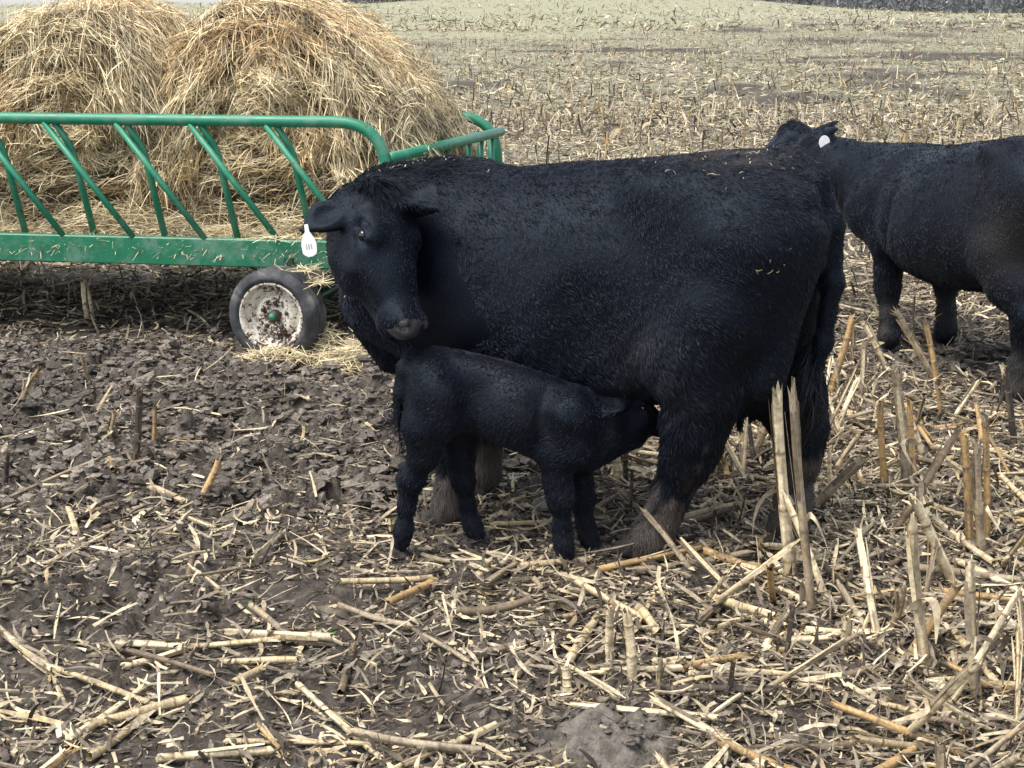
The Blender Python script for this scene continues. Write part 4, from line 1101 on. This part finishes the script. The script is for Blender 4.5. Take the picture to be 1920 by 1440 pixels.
# ------------------------------------------------------------------ corn stalks, each one its own object
STC = np.array([[.64, .55, .38], [.53, .43, .27], [.42, .28, .13], [.30, .25, .18], [.15, .115, .08], [.045, .036, .03]])
def stalk_mesh(name, length, radius, seed, tone, leafy=True, splinter=True, bent=0.0, upright=True):
    """a corn stalk along +Z: swollen nodes with dark rings, ribbed rind, torn top, dry sheath"""
    r = np.random.default_rng(seed); B = Batch()
    nodes = []; z = r.uniform(.02, .07)
    while z < length: nodes.append(z); z += r.uniform(.09, .16)
    zs = np.unique(np.concatenate([np.linspace(0, length, 14)] + [[k - .006, k, k + .006, k + .012] for k in nodes])); zs = zs[(zs >= 0) & (zs <= length)]
    K, M = len(zs), 10
    rr = radius * np.interp(zs, [0, length], [1.06, .9])
    col = np.repeat(STC[tone][None], K, 0) * (1 + .12 * r.normal(0, 1, (K, 1)))
    base = STC[2 if tone < 3 else tone]
    for i, zz in enumerate(zs):
        d = min([abs(zz - k) for k in nodes] + [9])
        if d < .004: rr[i] *= 1.07; col[i] = STC[4] * 1.15
        elif d < .009: rr[i] *= 1.035; col[i] = col[i] * .7 + base * .22
        if upright: col[i] = col[i] * (1 - .55 * math.exp(-zz / .06)) + base * .5 * math.exp(-zz / .06)
    bx = bent * (zs / length) ** 2 * length
    C = np.stack([bx + .35 * radius * np.sin(zs * 9 + seed), .35 * radius * np.sin(zs * 7 + 2 * seed), zs], 1)
    th = np.arange(M); rib = 1 + .07 * np.where(th % 2, 1, -1) + .16 * np.sin(th * 2 * np.pi / M + seed)
    if seed % 3 == 0: rib = rib * np.where(np.abs(th - 5) < 2, .55, 1)            # crushed along one side
    R = rr[:, None] * rib[None]
    # long grey and brown streaks that change at every node
    seg = np.searchsorted(np.array(nodes), zs) if nodes else np.zeros(K, int)
    sc = np.array([STC[3] * .8, STC[4], STC[2] * .9, STC[5] * 1.6])[r.integers(0, 4, (seg.max() + 1, M))]
    amt = (r.random((seg.max() + 1, M)) < .45) * r.uniform(.4, .95, (seg.max() + 1, M))
    cc = col[:, None] * (1 + .1 * r.normal(0, 1, (1, M, 1))); A = amt[seg][..., None] * np.clip(.8 + .6 * r.normal(0, 1, (K, 1, 1)), 0, 1)
    cc = np.clip(cc * (1 - A) + sc[seg] * A, .01, 1)
    B.tubes(C[None], R[None], cc[None], M, False)
    V = B.v[-1].reshape(K, M, 3); jag = r.random(M) ** 1.6 * radius * 3.2
    V[-1] += np.array([0, 0, 1.]) * jag[:, None] + (V[-1] - C[-1]) * .25 * r.normal(0, 1, (M, 1)); V[0] -= np.array([0, 0, 1.]) * (0 if upright else 1) * (r.random(M) * radius * 1.5)[:, None]
    inner = np.stack([C[-2] + (V[-2] - C[-2]) * .7, V[-1] * 1.0 - (V[-1] - C[-1]) * .12], 0)      # the hollow inside of the break
    n0 = B.n; B.v.append(inner.reshape(-1, 3)); B.c.append(np.repeat(STC[1][None] * .55, 2 * M, 0)); i = np.arange(M); j = (i + 1) % M
    B.q.append(np.stack([n0 + i, n0 + M + i, n0 + M + j, n0 + j], 1)); B.n += 2 * M
    if splinter and seed % 3 != 1:                 # long laths of rind peeling off the upper half
        for k in range(3):
            a = r.uniform(0, 6.28); o = np.array([math.cos(a), math.sin(a), 0]); z0 = r.uniform(.35, .7) * length; z1 = length * r.uniform(.9, 1.06)
            t = np.linspace(0, 1, 6)[:, None]; jj = np.clip(np.searchsorted(zs, z0 + (z1 - z0) * t[:, 0]), 0, K - 1)
            P = np.stack([C[jj, 0], C[jj, 1], z0 + (z1 - z0) * t[:, 0]], 1) + o * (radius * 1.04 + r.uniform(.004, .022) * t ** 1.6)
            w = np.array([-math.sin(a), math.cos(a), 0]) * radius * r.uniform(.35, .65)
            B.ribbons(P[None], (w * np.array([.8, 1, 1, .95, .8, .5])[:, None])[None], (STC[r.choice([0, 1, 3, 4])][None, None] * r.uniform(.75, 1.1, (1, 6, 1))))
    if splinter:                                   # torn strips of rind at the broken end
        for k in range(r.integers(3, 6)):
            a = r.uniform(0, 6.28); o = np.array([math.cos(a), math.sin(a), 0]) * radius * .8
            l = r.uniform(.02, .07); lean = r.normal(.15, .45)
            t = np.linspace(0, 1, 4)[:, None]
            P = C[-1] - [0, 0, .02] + o + np.array([0, 0, 1.]) * l * t + o / radius * lean * l * t ** 2
            w = np.array([-math.sin(a), math.cos(a), 0]) * radius * r.uniform(.15, .4)
            B.ribbons(P[None], (w * np.array([1, 1.0, .8, .45])[:, None])[None], np.repeat(STC[tone if tone < 5 else 3][None], 1, 0) * r.uniform(.8, 1.1))
    o = B.build(name, M_STALK, None, True, False)
    leaves = []
    if leafy:
        for k in (nodes[:2] if len(nodes) > 1 else nodes):
            L = Batch(); a = r.uniform(0, 6.28); out = np.array([math.cos(a), math.sin(a), 0.])
            l = r.uniform(.10, .26); t = np.linspace(0, 1, 8)[:, None]
            i = min(int(np.searchsorted(zs, k)), K - 1)
            P = C[i] + out * (radius * 1.02 + .3 * l * t ** 1.7) + np.array([0, 0, 1.]) * (l * (.7 * t - 1.0 * t ** 2.2)) + np.array([-out[1], out[0], 0]) * .12 * l * np.sin(t * 4 + seed)
            wd = r.uniform(.006, .014); side_ = np.array([-math.sin(a), math.cos(a), 0]); tw = r.normal(0, 1.6) * t
            W = (side_ * np.cos(tw) + np.array([0, 0, 1.]) * np.sin(tw)) * wd * np.array([1.2, 1.15, 1, .95, .8, .7, .5, .2])[:, None] * r.uniform(.6, 1.2, (8, 1))
            L.ribbons(P[None], W[None], RESCOL[r.choice([0, 1, 2, 3, 4])][None, None] * r.uniform(.7, 1.15, (1, 8, 1)))
            leaves.append(L.build('dry_leaf', M_RES, None, True, False))
    return o, leaves
def place_stalk(proto, base, top, label, cat, group=None, plen=None, spin=0.0, scale_r=1.0):
    src, leaves = proto
    o = src.copy(); COL.objects.link(o)
    d = Vector(top) - Vector(base)
    q = d.to_track_quat('Z', 'Y')
    o.rotation_mode = 'QUATERNION'; o.rotation_quaternion = q @ Matrix.Rotation(spin, 3, 'Z').to_quaternion()
    o.location = base; s = d.length / plen; o.scale = (scale_r, scale_r, s)
    tag(o, label, cat, group)
    for leaf in leaves:
        c = leaf.copy(); COL.objects.link(c); c.parent = o
    return o
PLEN, PRAD = .4, .0125
PROTO = {}
def protos():
    for k in range(14):
        tone = [0, 1, 2, 3, 4, 5, 0, 1, 0, 3, 1, 2, 0, 4][k]
        PROTO['up', k] = stalk_mesh('corn_stub', PLEN, PRAD, 200 + k, tone, k % 3 != 2, True, [0, .04, .02, 0, .08, .02, 0, .12, 0, .02, 0, 0, 0, 0][k])
        PROTO['flat', k] = stalk_mesh('fallen_stalk', PLEN, PRAD, 300 + k, tone, k % 4 == 0, k % 2 == 0, [0, .1, .05, 0, .12, .05, 0, .08, 0, .1, 0, 0, .1, 0][k], False)

# (base pixel, top pixel, thickness in pixels, kind of tone, label): the tallest and plainest stalks in front
STUBS = [
 ((1480, 1086), (1462, 745), 25, 12, 'tall pale split stalk in front of the cow\'s far hind leg'),
 ((1521, 1152), (1484, 748), 19, 9, 'thinner grey stalk with orange foot beside the tall split one'),
 ((1734, 1262), (1712, 985), 23, 0, 'straight pale stalk standing where a leaning stalk crosses it'),
 ((1833, 1322), (1821, 1066), 24, 6, 'thick pale stalk with one dark ring near the right edge'),
 ((1802, 1102), (1716, 944), 23, 8, 'thick pale stalk tilting left off a broken corner'),
 ((1696, 1234), (1792, 1100), 22, 11, 'orange brown broken stalk leaning right against the pale ones'),
 ((1672, 1186), (1692, 1102), 18, 3, 'short curled grey stub left of the pale upright'),
 ((1655, 912), (1651, 762), 15, 2, 'slim brown stalk standing alone with a dark foot'),
 ((1700, 925), (1682, 706), 22, 3, 'tall weathered stalk of a clump, topped by folded leaves'),
 ((1712, 915), (1704, 760), 15, 2, 'amber stalk tight beside the tall weathered one'),
 ((1733, 872), (1704, 776), 16, 0, 'pale stalk propped against the tall weathered clump'),
 ((1668, 1004), (1802, 822), 18, 4, 'long brown stalk leaning up to the right, broken over'),
 ((1826, 1036), (1808, 824), 17, 2, 'amber stalk of the dark clump near the right edge'),
 ((1840, 1042), (1830, 838), 19, 9, 'grey ragged stalk in the middle of the right dark clump'),
 ((1848, 1030), (1852, 800), 15, 11, 'tallest amber stalk of the right dark clump'),
 ((1906, 838), (1884, 708), 15, 5, 'black rotten stalk leaning at the right edge'),
 ((1396, 852), (1388, 752), 17, 10, 'yellow brown stub seen between the cow\'s hind legs'),
 ((1408, 866), (1432, 795), 16, 1, 'short tan stub tilted right between the cow\'s hind legs'),
 ((1505, 962), (1612, 862), 22, 9, 'grey frayed stalk slanting behind the tall split stalk'),
 ((1560, 738), (1597, 602), 15, 2, 'orange stalk leaning right behind the cow\'s tail'),
 ((1612, 756), (1622, 645), 13, 3, 'thin grey stalk between the cow\'s tail and the cow behind'),
 ((1668, 686), (1618, 606), 13, 0, 'pale stalk leaning left before the rear cow\'s front leg'),
 ((1762, 718), (1682, 588), 14, 3, 'grey stalk leaning left across the rear cow\'s front legs'),
 ((1757, 722), (1739, 606), 13, 11, 'reddish stalk standing before the rear cow\'s far front leg'),
 ((1894, 762), (1880, 688), 14, 0, 'small pale stub before the rear cow\'s hind leg'),
 ((250, 862), (269, 735), 15, 5, 'black wet stalk with a pale frayed tip in the mud'),
 ((286, 838), (292, 765), 10, 11, 'thin amber stalk right of the black one in the mud'),
 ((374, 940), (412, 868), 17, 2, 'short orange stub tilted right in the left mud'),
 ((36, 762), (60, 690), 10, 4, 'small reddish stub at the left edge of the trampled mud'),
 ((163, 600), (158, 530), 11, 0, 'pale split stub standing before the green side beam'),
 ((176, 598), (160, 532), 9, 6, 'leaning half of the split stub before the side beam'),
 ((6, 917), (18, 848), 11, 5, 'black stub cut by the left picture edge'),
 ((1160, 912), (1156, 850), 22, 8, 'stout pale stub between the calf and the cow\'s hind leg'),
 ((1176, 910), (1170, 846), 12, 5, 'dark stub beside the stout one under the calf\'s chin'),
 ((1147, 1246), (1140, 1148), 20, 8, 'short stalk with a dark ring in the middle foreground'),
 ((1185, 1282), (1174, 1152), 22, 6, 'thickest short stalk with split yellow top, middle foreground'),
 ((1061, 1305), (1059, 1252), 21, 0, 'cut stub below the middle of the picture, folded over'),
 ((205, 822), (202, 770), 11, 7, 'pale frayed stub left of the black wet stalk'),
]
FALLEN = [
 ((335, 818), (512, 792), 11, 1, 'long tan stalk lying in the left mud'),
 ((330, 812), (410, 828), 11, 7, 'short tan stalk touching the long one in the left mud'),
 ((1228, 1254), (1472, 1290), 14, 1, 'long tan stalk lying right of the grey slurry patch'),
 ((1470, 1290), (1722, 1346), 12, 10, 'long tan stalk end to end with the one by the slurry patch'),
 ((1250, 988), (1402, 957), 15, 10, 'yellow stalk lying behind the cow\'s muddy near hind hoof'),
 ((1512, 1010), (1634, 990), 15, 0, 'pale stalk lying right of the tall split stalk'),
 ((1416, 1040), (1468, 1000), 16, 11, 'orange cut stalk lying at the cow\'s far hind hoof'),
 ((1324, 1044), (1446, 1090), 14, 2, 'reddish stalk lying between the hind hoof and the tall stalk'),
 ((562, 1304), (712, 1432), 16, 6, 'clean pale stalk lying slantwise at the bottom, left of middle'),
 ((222, 1222), (350, 1222), 13, 0, 'bright pale stalk lying level in the left foreground'),
 ((350, 1222), (522, 1224), 11, 7, 'tan stalk continuing the bright pale one'),
 ((232, 1262), (352, 1230), 12, 8, 'split white stalk just under the bright level one'),
 ((0, 1198), (100, 1268), 17, 0, 'pale stalk entering at the left edge, sloping down'),
 ((100, 1268), (302, 1322), 12, 1, 'thin tan stalk sloping on from the left-edge one'),
 ((976, 1076), (1098, 1058), 13, 10, 'yellow stalk lying in front of the calf\'s front hooves'),
 ((898, 1094), (942, 1064), 14, 0, 'short yellow stalk pointing at the calf from the left'),
 ((912, 1102), (968, 1070), 13, 3, 'dull stalk lying beside the short yellow one'),
 ((858, 1164), (986, 1160), 16, 4, 'dark rotten stalk lying level in the middle foreground'),
 ((1040, 1148), (1125, 1150), 13, 7, 'broken yellow stalk at the dark rotten one\'s right end'),
 ((904, 1240), (1044, 1196), 17, 9, 'grey split stalk lying left of the short ringed stalks'),
 ((962, 1280), (1044, 1216), 13, 3, 'brown round stalk right below the grey split one'),
 ((1062, 1254), (1128, 1166), 18, 10, 'yellow stalk lying towards the viewer, joined to the cut stub'),
 ((1194, 1160), (1256, 1202), 18, 7, 'stout tan stalk behind the thickest short stalk'),
 ((1332, 1132), (1448, 1172), 17, 10, 'thick yellow stalk lying left of the tall thin grey stalk'),
 ((1512, 1200), (1654, 1206), 19, 8, 'white split stalk lying level under the tall stalks'),
 ((1676, 1258), (1820, 1292), 16, 0, 'long pale stalk at the foot of the straight upright one'),
 ((1780, 1060), (1922, 1130), 18, 6, 'pale stalk running out of the right edge'),
 ((1840, 1060), (1922, 990), 17, 4, 'mottled brown stalk rising to the right edge'),
 ((1795, 1200), (1880, 1320), 15, 7, 'tan stalk falling right behind the thick ringed one'),
 ((1570, 784), (1648, 790), 12, 10, 'yellow stalk lying level behind the tail'),
 ((1850, 918), (1925, 922), 13, 0, 'pale stalk lying level at the right edge'),
 ((1470, 850), (1362, 830), 13, 3, 'brown stalk lying behind the cow\'s hind legs'),
 ((640, 1150), (760, 1200), 12, 9, 'grey stalk lying left of the middle foreground'),
 ((285, 925), (408, 968), 13, 1, 'long tan stalk below the short orange stub'),
 ((470, 1150), (560, 1215), 13, 3, 'pinkish stalk lying right of the bright level one'),
 ((300, 1436), (500, 1428), 17, 0, 'pale stalk lying level along the bottom edge'),
 ((170, 1430), (290, 1368), 16, 1, 'tan stalk rising to the right in the bottom left corner'),
]
def build_stalks():
    protos(); r = np.random.default_rng(55)
    def pt(p, dz=0.0):
        g = gnd(*p); 
        for _ in range(2): g = gnd(p[0], p[1], float(ground_h(g[0], g[1])) + dz)
        return g
    used = []
    for b, t, w, k, lab in STUBS:
        g = pt(b); z = g[1] * math.cos(PITCH) + (EYE - g[2]) * math.sin(PITCH)
        q = at_depth(t[0], t[1], g[1] + r.uniform(-.03, .03)); R = .42 * w * z / FOC
        place_stalk(PROTO['up', k], g - [0, 0, .015], q, lab, 'corn stalk', 'standing corn stubs', PLEN, r.uniform(0, 6), R / PRAD); used.append(g[:2])
    for b, t, w, k, lab in FALLEN:
        a, c = pt(b), pt(t); z = a[1] * math.cos(PITCH) + EYE * math.sin(PITCH); R = .5 * w * z / FOC
        up = np.array([0, 0, R + .012])
        place_stalk(PROTO['flat', k], a + up, c + up, lab, 'corn stalk', 'corn stalks lying on the mud', PLEN, r.uniform(0, 6), R / PRAD)
    # the rest of the stubble near the viewer, one object each
    def scatter(n, y0, y1, mode, lens, rads, label, group, mudk, right=0.0):
        got = 0
        while got < n:
            x, y = (v[0] for v in view_points(r, 1, y0, y1, 1, .15))
            if blocked(np.array([x]), np.array([y]))[0]: continue
            mm = float(mud_mask(np.array([x]), np.array([y]))[0])
            if mm > .4 and r.random() > mudk: continue
            if x < .3 and r.random() < right: continue
            if -4.2 < x < .2 and 7.2 < y < 9.4: continue
            if mode == 'up' and y < 6 and x < .35 and r.random() < .8: continue
            if mode == 'up' and .0 < x < 1.2 and 4.1 < y < 4.9: continue
            z = float(ground_h(x, y)); l = r.uniform(*lens); R = r.uniform(*rads)
            if mode == 'tangle' and not (x > .42 + .1 * (y - 3) and 2.9 < y < 6.6): continue
            if mode != 'flat':
                tilt, az = (r.uniform(.55, 1.35) if mode == 'tangle' else abs(r.normal(0, .28))), r.uniform(0, 6.28)
                d = np.array([math.sin(tilt) * math.cos(az), math.sin(tilt) * math.sin(az), math.cos(tilt)]); b = np.array([x, y, z - .012])
            else:
                az, el = r.uniform(0, 6.28), r.normal(0, .07); d = np.array([math.cos(az) * math.cos(el), math.sin(az) * math.cos(el), abs(math.sin(el))]); b = np.array([x, y, z + R + .012])
                e = b + d * l; e[2] = float(ground_h(e[0], e[1])) + R + .016 + abs(r.normal(0, .012)); d = unit(e - b)
            place_stalk(PROTO['flat' if mode == 'flat' else 'up', int(r.integers(0, 14))], b, b + d * l, label, 'corn stalk', group, PLEN, r.uniform(0, 6), R / PRAD); got += 1
    scatter(26, 3.0, 7.5, 'up', (.06, .2), (.006, .011), 'short broken corn stub among the litter around the cattle', 'small stubs around the cattle', .1)
    scatter(76, 2.9, 6.6, 'tangle', (.14, .42), (.006, .0115), 'bent corn stalk leaning in the tangle right of the cow', 'leaning stalks right of the cow', .5)
    scatter(158, 7.2, 17, 'up', (.10, .32), (.005, .010), 'dry corn stub standing in the field beyond the cattle', 'stubs in the field beyond', .3)
    scatter(190, 2.7, 6.2, 'flat', (.1, .42), (.0055, .0125), 'broken corn stalk lying among the litter near the viewer', 'litter stalks near the viewer', .15, .72)
    scatter(70, 6.4, 12, 'flat', (.15, .4), (.006, .0105), 'broken corn stalk lying in the field beyond the cattle', 'stalks lying in the field beyond', .2)
    # past the nearest three hundred: the far stubble as one mass
    B = Batch(); n = 4200
    x, y = view_points(r, n, 16, 100, 0, 2.0); keep = (pasture(x, y) < .5) & (r.random(n) < .75 + .8 * perlin(x * .3, y * .3, 77)); x, y = x[keep], y[keep]; n = len(x)
    l = r.uniform(.10, .36, n); tilt, az = np.abs(r.normal(0, .27, n)), r.uniform(0, 6.28, n)
    D = np.stack([np.sin(tilt) * np.cos(az), np.sin(tilt) * np.sin(az), np.cos(tilt)], 1)
    P = np.stack([x, y, ground_h(x, y) - .01], 1); t = np.linspace(0, 1, 4)
    bend = r.normal(0, .06, (n, 3)) * (l[:, None])
    C = P[:, None] + (D * l[:, None])[:, None] * t[None, :, None] + bend[:, None] * (t ** 2)[None, :, None]
    R = r.uniform(.005, .010, n) * (1 + y / 90)
    col = STC[r.choice(6, n, p=[.2, .16, .12, .25, .17, .10])] * r.uniform(.7, 1.1, (n, 1))
    B.tubes(C, np.repeat(R[:, None], 4, 1), col, 5, False)
    k = int(n * .5); C2 = C[:k, 2:3] + (unit(r.normal(0, 1, (k, 3)) * [1, 1, .35]) * r.uniform(.1, .25, (k, 1)))[:, None] * np.linspace(0, 1, 3)[None, :, None] - np.array([0, 0, .1]) * (np.linspace(0, 1, 3) ** 2)[None, :, None]
    B.ribbons(C2, np.repeat((r.normal(0, .012, (k, 3)))[:, None], 3, 1), RESCOL[r.choice(5, k)])
    o = B.build('far_corn_stubble', M_RES, None, True); tag(o, 'thousands of broken corn stalks running back over the field', 'corn stubble', None, 'stuff')

def build_weeds():
    r = np.random.default_rng(9)
    for (px, py), s, lab in (((470, 1135), .035, 'small dark green weed in the left mud'), ((630, 1188), .03, 'tiny bright green sprout left of the middle foreground'), ((1885, 1245), .05, 'green weed tuft under the stalks at the right edge'), ((1750, 1235), .025, 'tiny green sprout beside the straight pale stalk'), ((1312, 1282), .02, 'tiny green shoot right of the slurry patch')):
        g = gnd(px, py); g[2] = float(ground_h(g[0], g[1])); B = Batch(); n = 26
        az = r.uniform(0, 6.28, n); el = r.uniform(.2, 1.2, n); L = s * r.uniform(.6, 1.4, n)
        D = np.stack([np.cos(az) * np.cos(el), np.sin(az) * np.cos(el), np.sin(el)], 1); t = np.linspace(0, 1, 5)
        C = (D * L[:, None])[:, None] * t[None, :, None] - np.array([0, 0, .5]) * (L[:, None] * t[None] ** 2)[..., None]
        W = unit(np.cross(D, [0, 0, 1.])) * (L * .16)[:, None]
        B.ribbons(C, W[:, None] * np.array([.3, .9, 1, .7, .1])[None, :, None], np.array([.06, .15, .03]) * r.uniform(.6, 1.5, (n, 1)))
        o = B.build('weed', M_RES, None, False); o.location = g; tag(o, lab, 'weed', 'green weeds in the mud')

def build_treeline():
    """the bare wood along the far edge of the field"""
    r = np.random.default_rng(31); B = Batch()
    def wood(x0, x1, y0, y1, n, hmin, hmax):
        x, y = r.uniform(x0, x1, n), r.uniform(y0, y1, n); h = r.uniform(hmin, hmax, n)
        z = ground_h(x, y) - .2; t = np.linspace(0, 1, 5)
        C = np.stack([x, y, z], 1)[:, None] + np.stack([r.normal(0, .12, n) * h, r.normal(0, .1, n) * h, h], 1)[:, None] * t[None, :, None]
        col = np.array([.17, .18, .2]) * r.uniform(.75, 1.25, (n, 1))  # blue-grey haze of distance put into the bark colour
        B.tubes(C, (.006 * h)[:, None] * np.linspace(1.3, .25, 5)[None], col, 5, False)
        m = n * 26; i = r.integers(0, n, m); s = r.uniform(.02, .95, m)
        P = C[i, 0] + (C[i, 4] - C[i, 0]) * s[:, None]
        d = unit(r.normal(0, 1, (m, 3)) + [0, 0, .5]) * (h[i] * (.1 + .22 * r.random(m)) * (1.1 - s))[:, None]
        tt = np.linspace(0, 1, 4); Cb = P[:, None] + d[:, None] * tt[None, :, None] + np.array([0, 0, .06]) * h[i][:, None, None] * (tt ** 2)[None, :, None]
        B.ribbons(Cb, np.repeat((unit(r.normal(0, 1, (m, 3))) * .17)[:, None], 4, 1), col[i])
    wood(50, 150, 300, 345, 900, 2, 9); wood(-40, -10, 345, 362, 260, 2, 5)
    o = B.build('distant_wood', M_RES, None, False); tag(o, 'bluish bare wood along the far edge of the field', 'wood', None, 'stuff')

def build_clods():
    """crumbled lumps of wet soil kicked up by the hooves"""
    r = np.random.default_rng(404)
    g = (1 + 5 ** .5) / 2
    v = unit(np.array([(-1, g, 0), (1, g, 0), (-1, -g, 0), (1, -g, 0), (0, -1, g), (0, 1, g), (0, -1, -g), (0, 1, -g), (g, 0, -1), (g, 0, 1), (-g, 0, -1), (-g, 0, 1)]))
    f = [(0, 11, 5), (0, 5, 1), (0, 1, 7), (0, 7, 10), (0, 10, 11), (1, 5, 9), (5, 11, 4), (11, 10, 2), (10, 7, 6), (7, 1, 8), (3, 9, 4), (3, 4, 2), (3, 2, 6), (3, 6, 8), (3, 8, 9), (4, 9, 5), (2, 4, 11), (6, 2, 10), (8, 6, 7), (9, 8, 1)]
    v = list(map(tuple, v)); mid = {}
    def m(a, b):
        k = (min(a, b), max(a, b))
        if k not in mid: mid[k] = len(v); v.append(tuple(unit(np.array(v[a]) + np.array(v[b]))))
        return mid[k]
    T = []
    for a, b, c in f:
        x, y, z = m(a, b), m(b, c), m(c, a); T += [(a, x, z), (b, y, x), (c, z, y), (x, y, z)]
    U = np.array(v); T = np.array(T); nv = len(U)
    shapes = []
    for s in range(40):
        p = U * (1 + .75 * perlin(U[:, 0] * 1.7 + 9 * s, U[:, 1] * 1.7 + U[:, 2] * 1.3, s) + .7 * perlin(U[:, 0] * 3.9 + 5 * s, U[:, 2] * 3.9 - U[:, 1] * 2, s + 50))[:, None]
        for _ in range(6):
            nn = unit(r.normal(0, 1, 3)); d = p @ nn - r.uniform(.35, .8); p = p - np.maximum(d, 0)[:, None] * nn
        shapes.append(p + r.normal(0, .07, p.shape))
    shapes = np.array(shapes)
    Vs, Cs = [], []
    for n, y0, y1, s0, s1, thr in ((20000, 2.6, 8.4, .008, .024, .15), (14000, 4.4, 8.2, .014, .034, .4), (2600, 4.4, 8.0, .026, .055, .55), (9000, 2.6, 6.0, .004, .011, -1)):
        x, y = view_points(r, int(n * 1.2), y0, y1); n = len(x); mm = mud_mask(x, y); keep = ((mm > thr) | (r.random(n) < .22)) & ~blocked(x, y, True)
        x, y = x[keep], y[keep]; n = len(x)
        s = (s0 + (s1 - s0) * r.random(n) ** 1.8)
        a = r.uniform(0, 6.28, n); c_, s_ = np.cos(a), np.sin(a)
        P = shapes[r.integers(0, 40, n)] * (s[:, None, None] * np.stack([r.uniform(.8, 1.4, n), r.uniform(.7, 1.1, n), r.uniform(.35, .7, n)], 1)[:, None])
        P = np.stack([P[..., 0] * c_[:, None] - P[..., 1] * s_[:, None], P[..., 0] * s_[:, None] + P[..., 1] * c_[:, None], P[..., 2]], -1)
        P = P + np.stack([x, y, ground_h(x, y) + s * r.uniform(-.1, .35, n)], 1)[:, None]
        Vs.append(P.reshape(-1, 3)); Cs.append(np.repeat(r.uniform(.6, 1.35, n) * np.clip(1 + .8 * perlin(x * 1.5, y * 1.5, 71), .6, 1.4), nv))
    for fx, fy, rr in FEET:                                   # mud pressed up round each hoof
        n = 90; a = r.uniform(0, 6.28, n); q = rr * (.55 + .9 * r.random(n)); s = r.uniform(.006, .02, n)
        x, y = fx + q * np.cos(a), fy + q * np.sin(a)
        P = shapes[r.integers(0, 40, n)] * (s[:, None] * np.array([1.2, 1, .7]))[:, None] + np.stack([x, y, ground_h(x, y) + s * .3 + .012 * r.random(n)], 1)[:, None]
        Vs.append(P.reshape(-1, 3)); Cs.append(np.repeat(r.uniform(.6, 1.2, n), nv))
    V = np.concatenate(Vs); k = len(V) // nv
    tr = (np.arange(k)[:, None, None] * nv + T[None]).reshape(-1, 3)
    C = np.array([.138, .119, .099])[None] * np.concatenate(Cs)[:, None]
    o = mesh_np('mud_clods', V, None, tr, M_CLOD, C, False); tag(o, 'crumbly lumps of churned wet mud', 'mud', None, 'stuff')
def clod_mat():
    m, n, l, b = material('clod_soil'); co = objco(n); f = noise(n, l, co, 70, 5, .7)
    l.new(mixc(n, l, 1.0, attr(n), ramp(n, l, f, [(.3, (.45, .43, .42)), (.7, (1.6, 1.6, 1.6))]), 'MULTIPLY'), b.inputs['Base Color'])
    l.new(mrange(n, l, noise(n, l, co, 4, 3), .35, .65, .5, .8), b.inputs['Roughness']); b.inputs['Specular IOR Level'].default_value = .25
    bump(n, l, b, f, .7, .012); return m
M_CLOD = clod_mat()

# ------------------------------------------------------------------ put it together
build_ground()
build_treeline()
build_cow(); build_calf(); build_back_cow()
build_wagon()
build_bale('hay_bale', 'larger round hay bale in the middle of the wagon, behind the bent rail', -1.29, 8.64, (.70, .84, .45, .50), 1.79, .56, 3, 70000, -.17, (1.1, .4))
build_bale('hay_bale', 'orange weathered round hay bale at the cut-off left of the wagon', -2.36, 8.78, (.84, .60, .46, .44), 1.77, .58, 8, 60000, -.1, (.4, 1.0))
build_loose_hay()
build_stalks()
build_residue()
build_clods()
build_weeds()
print('scene built in %.1f s' % (time.time() - T0))
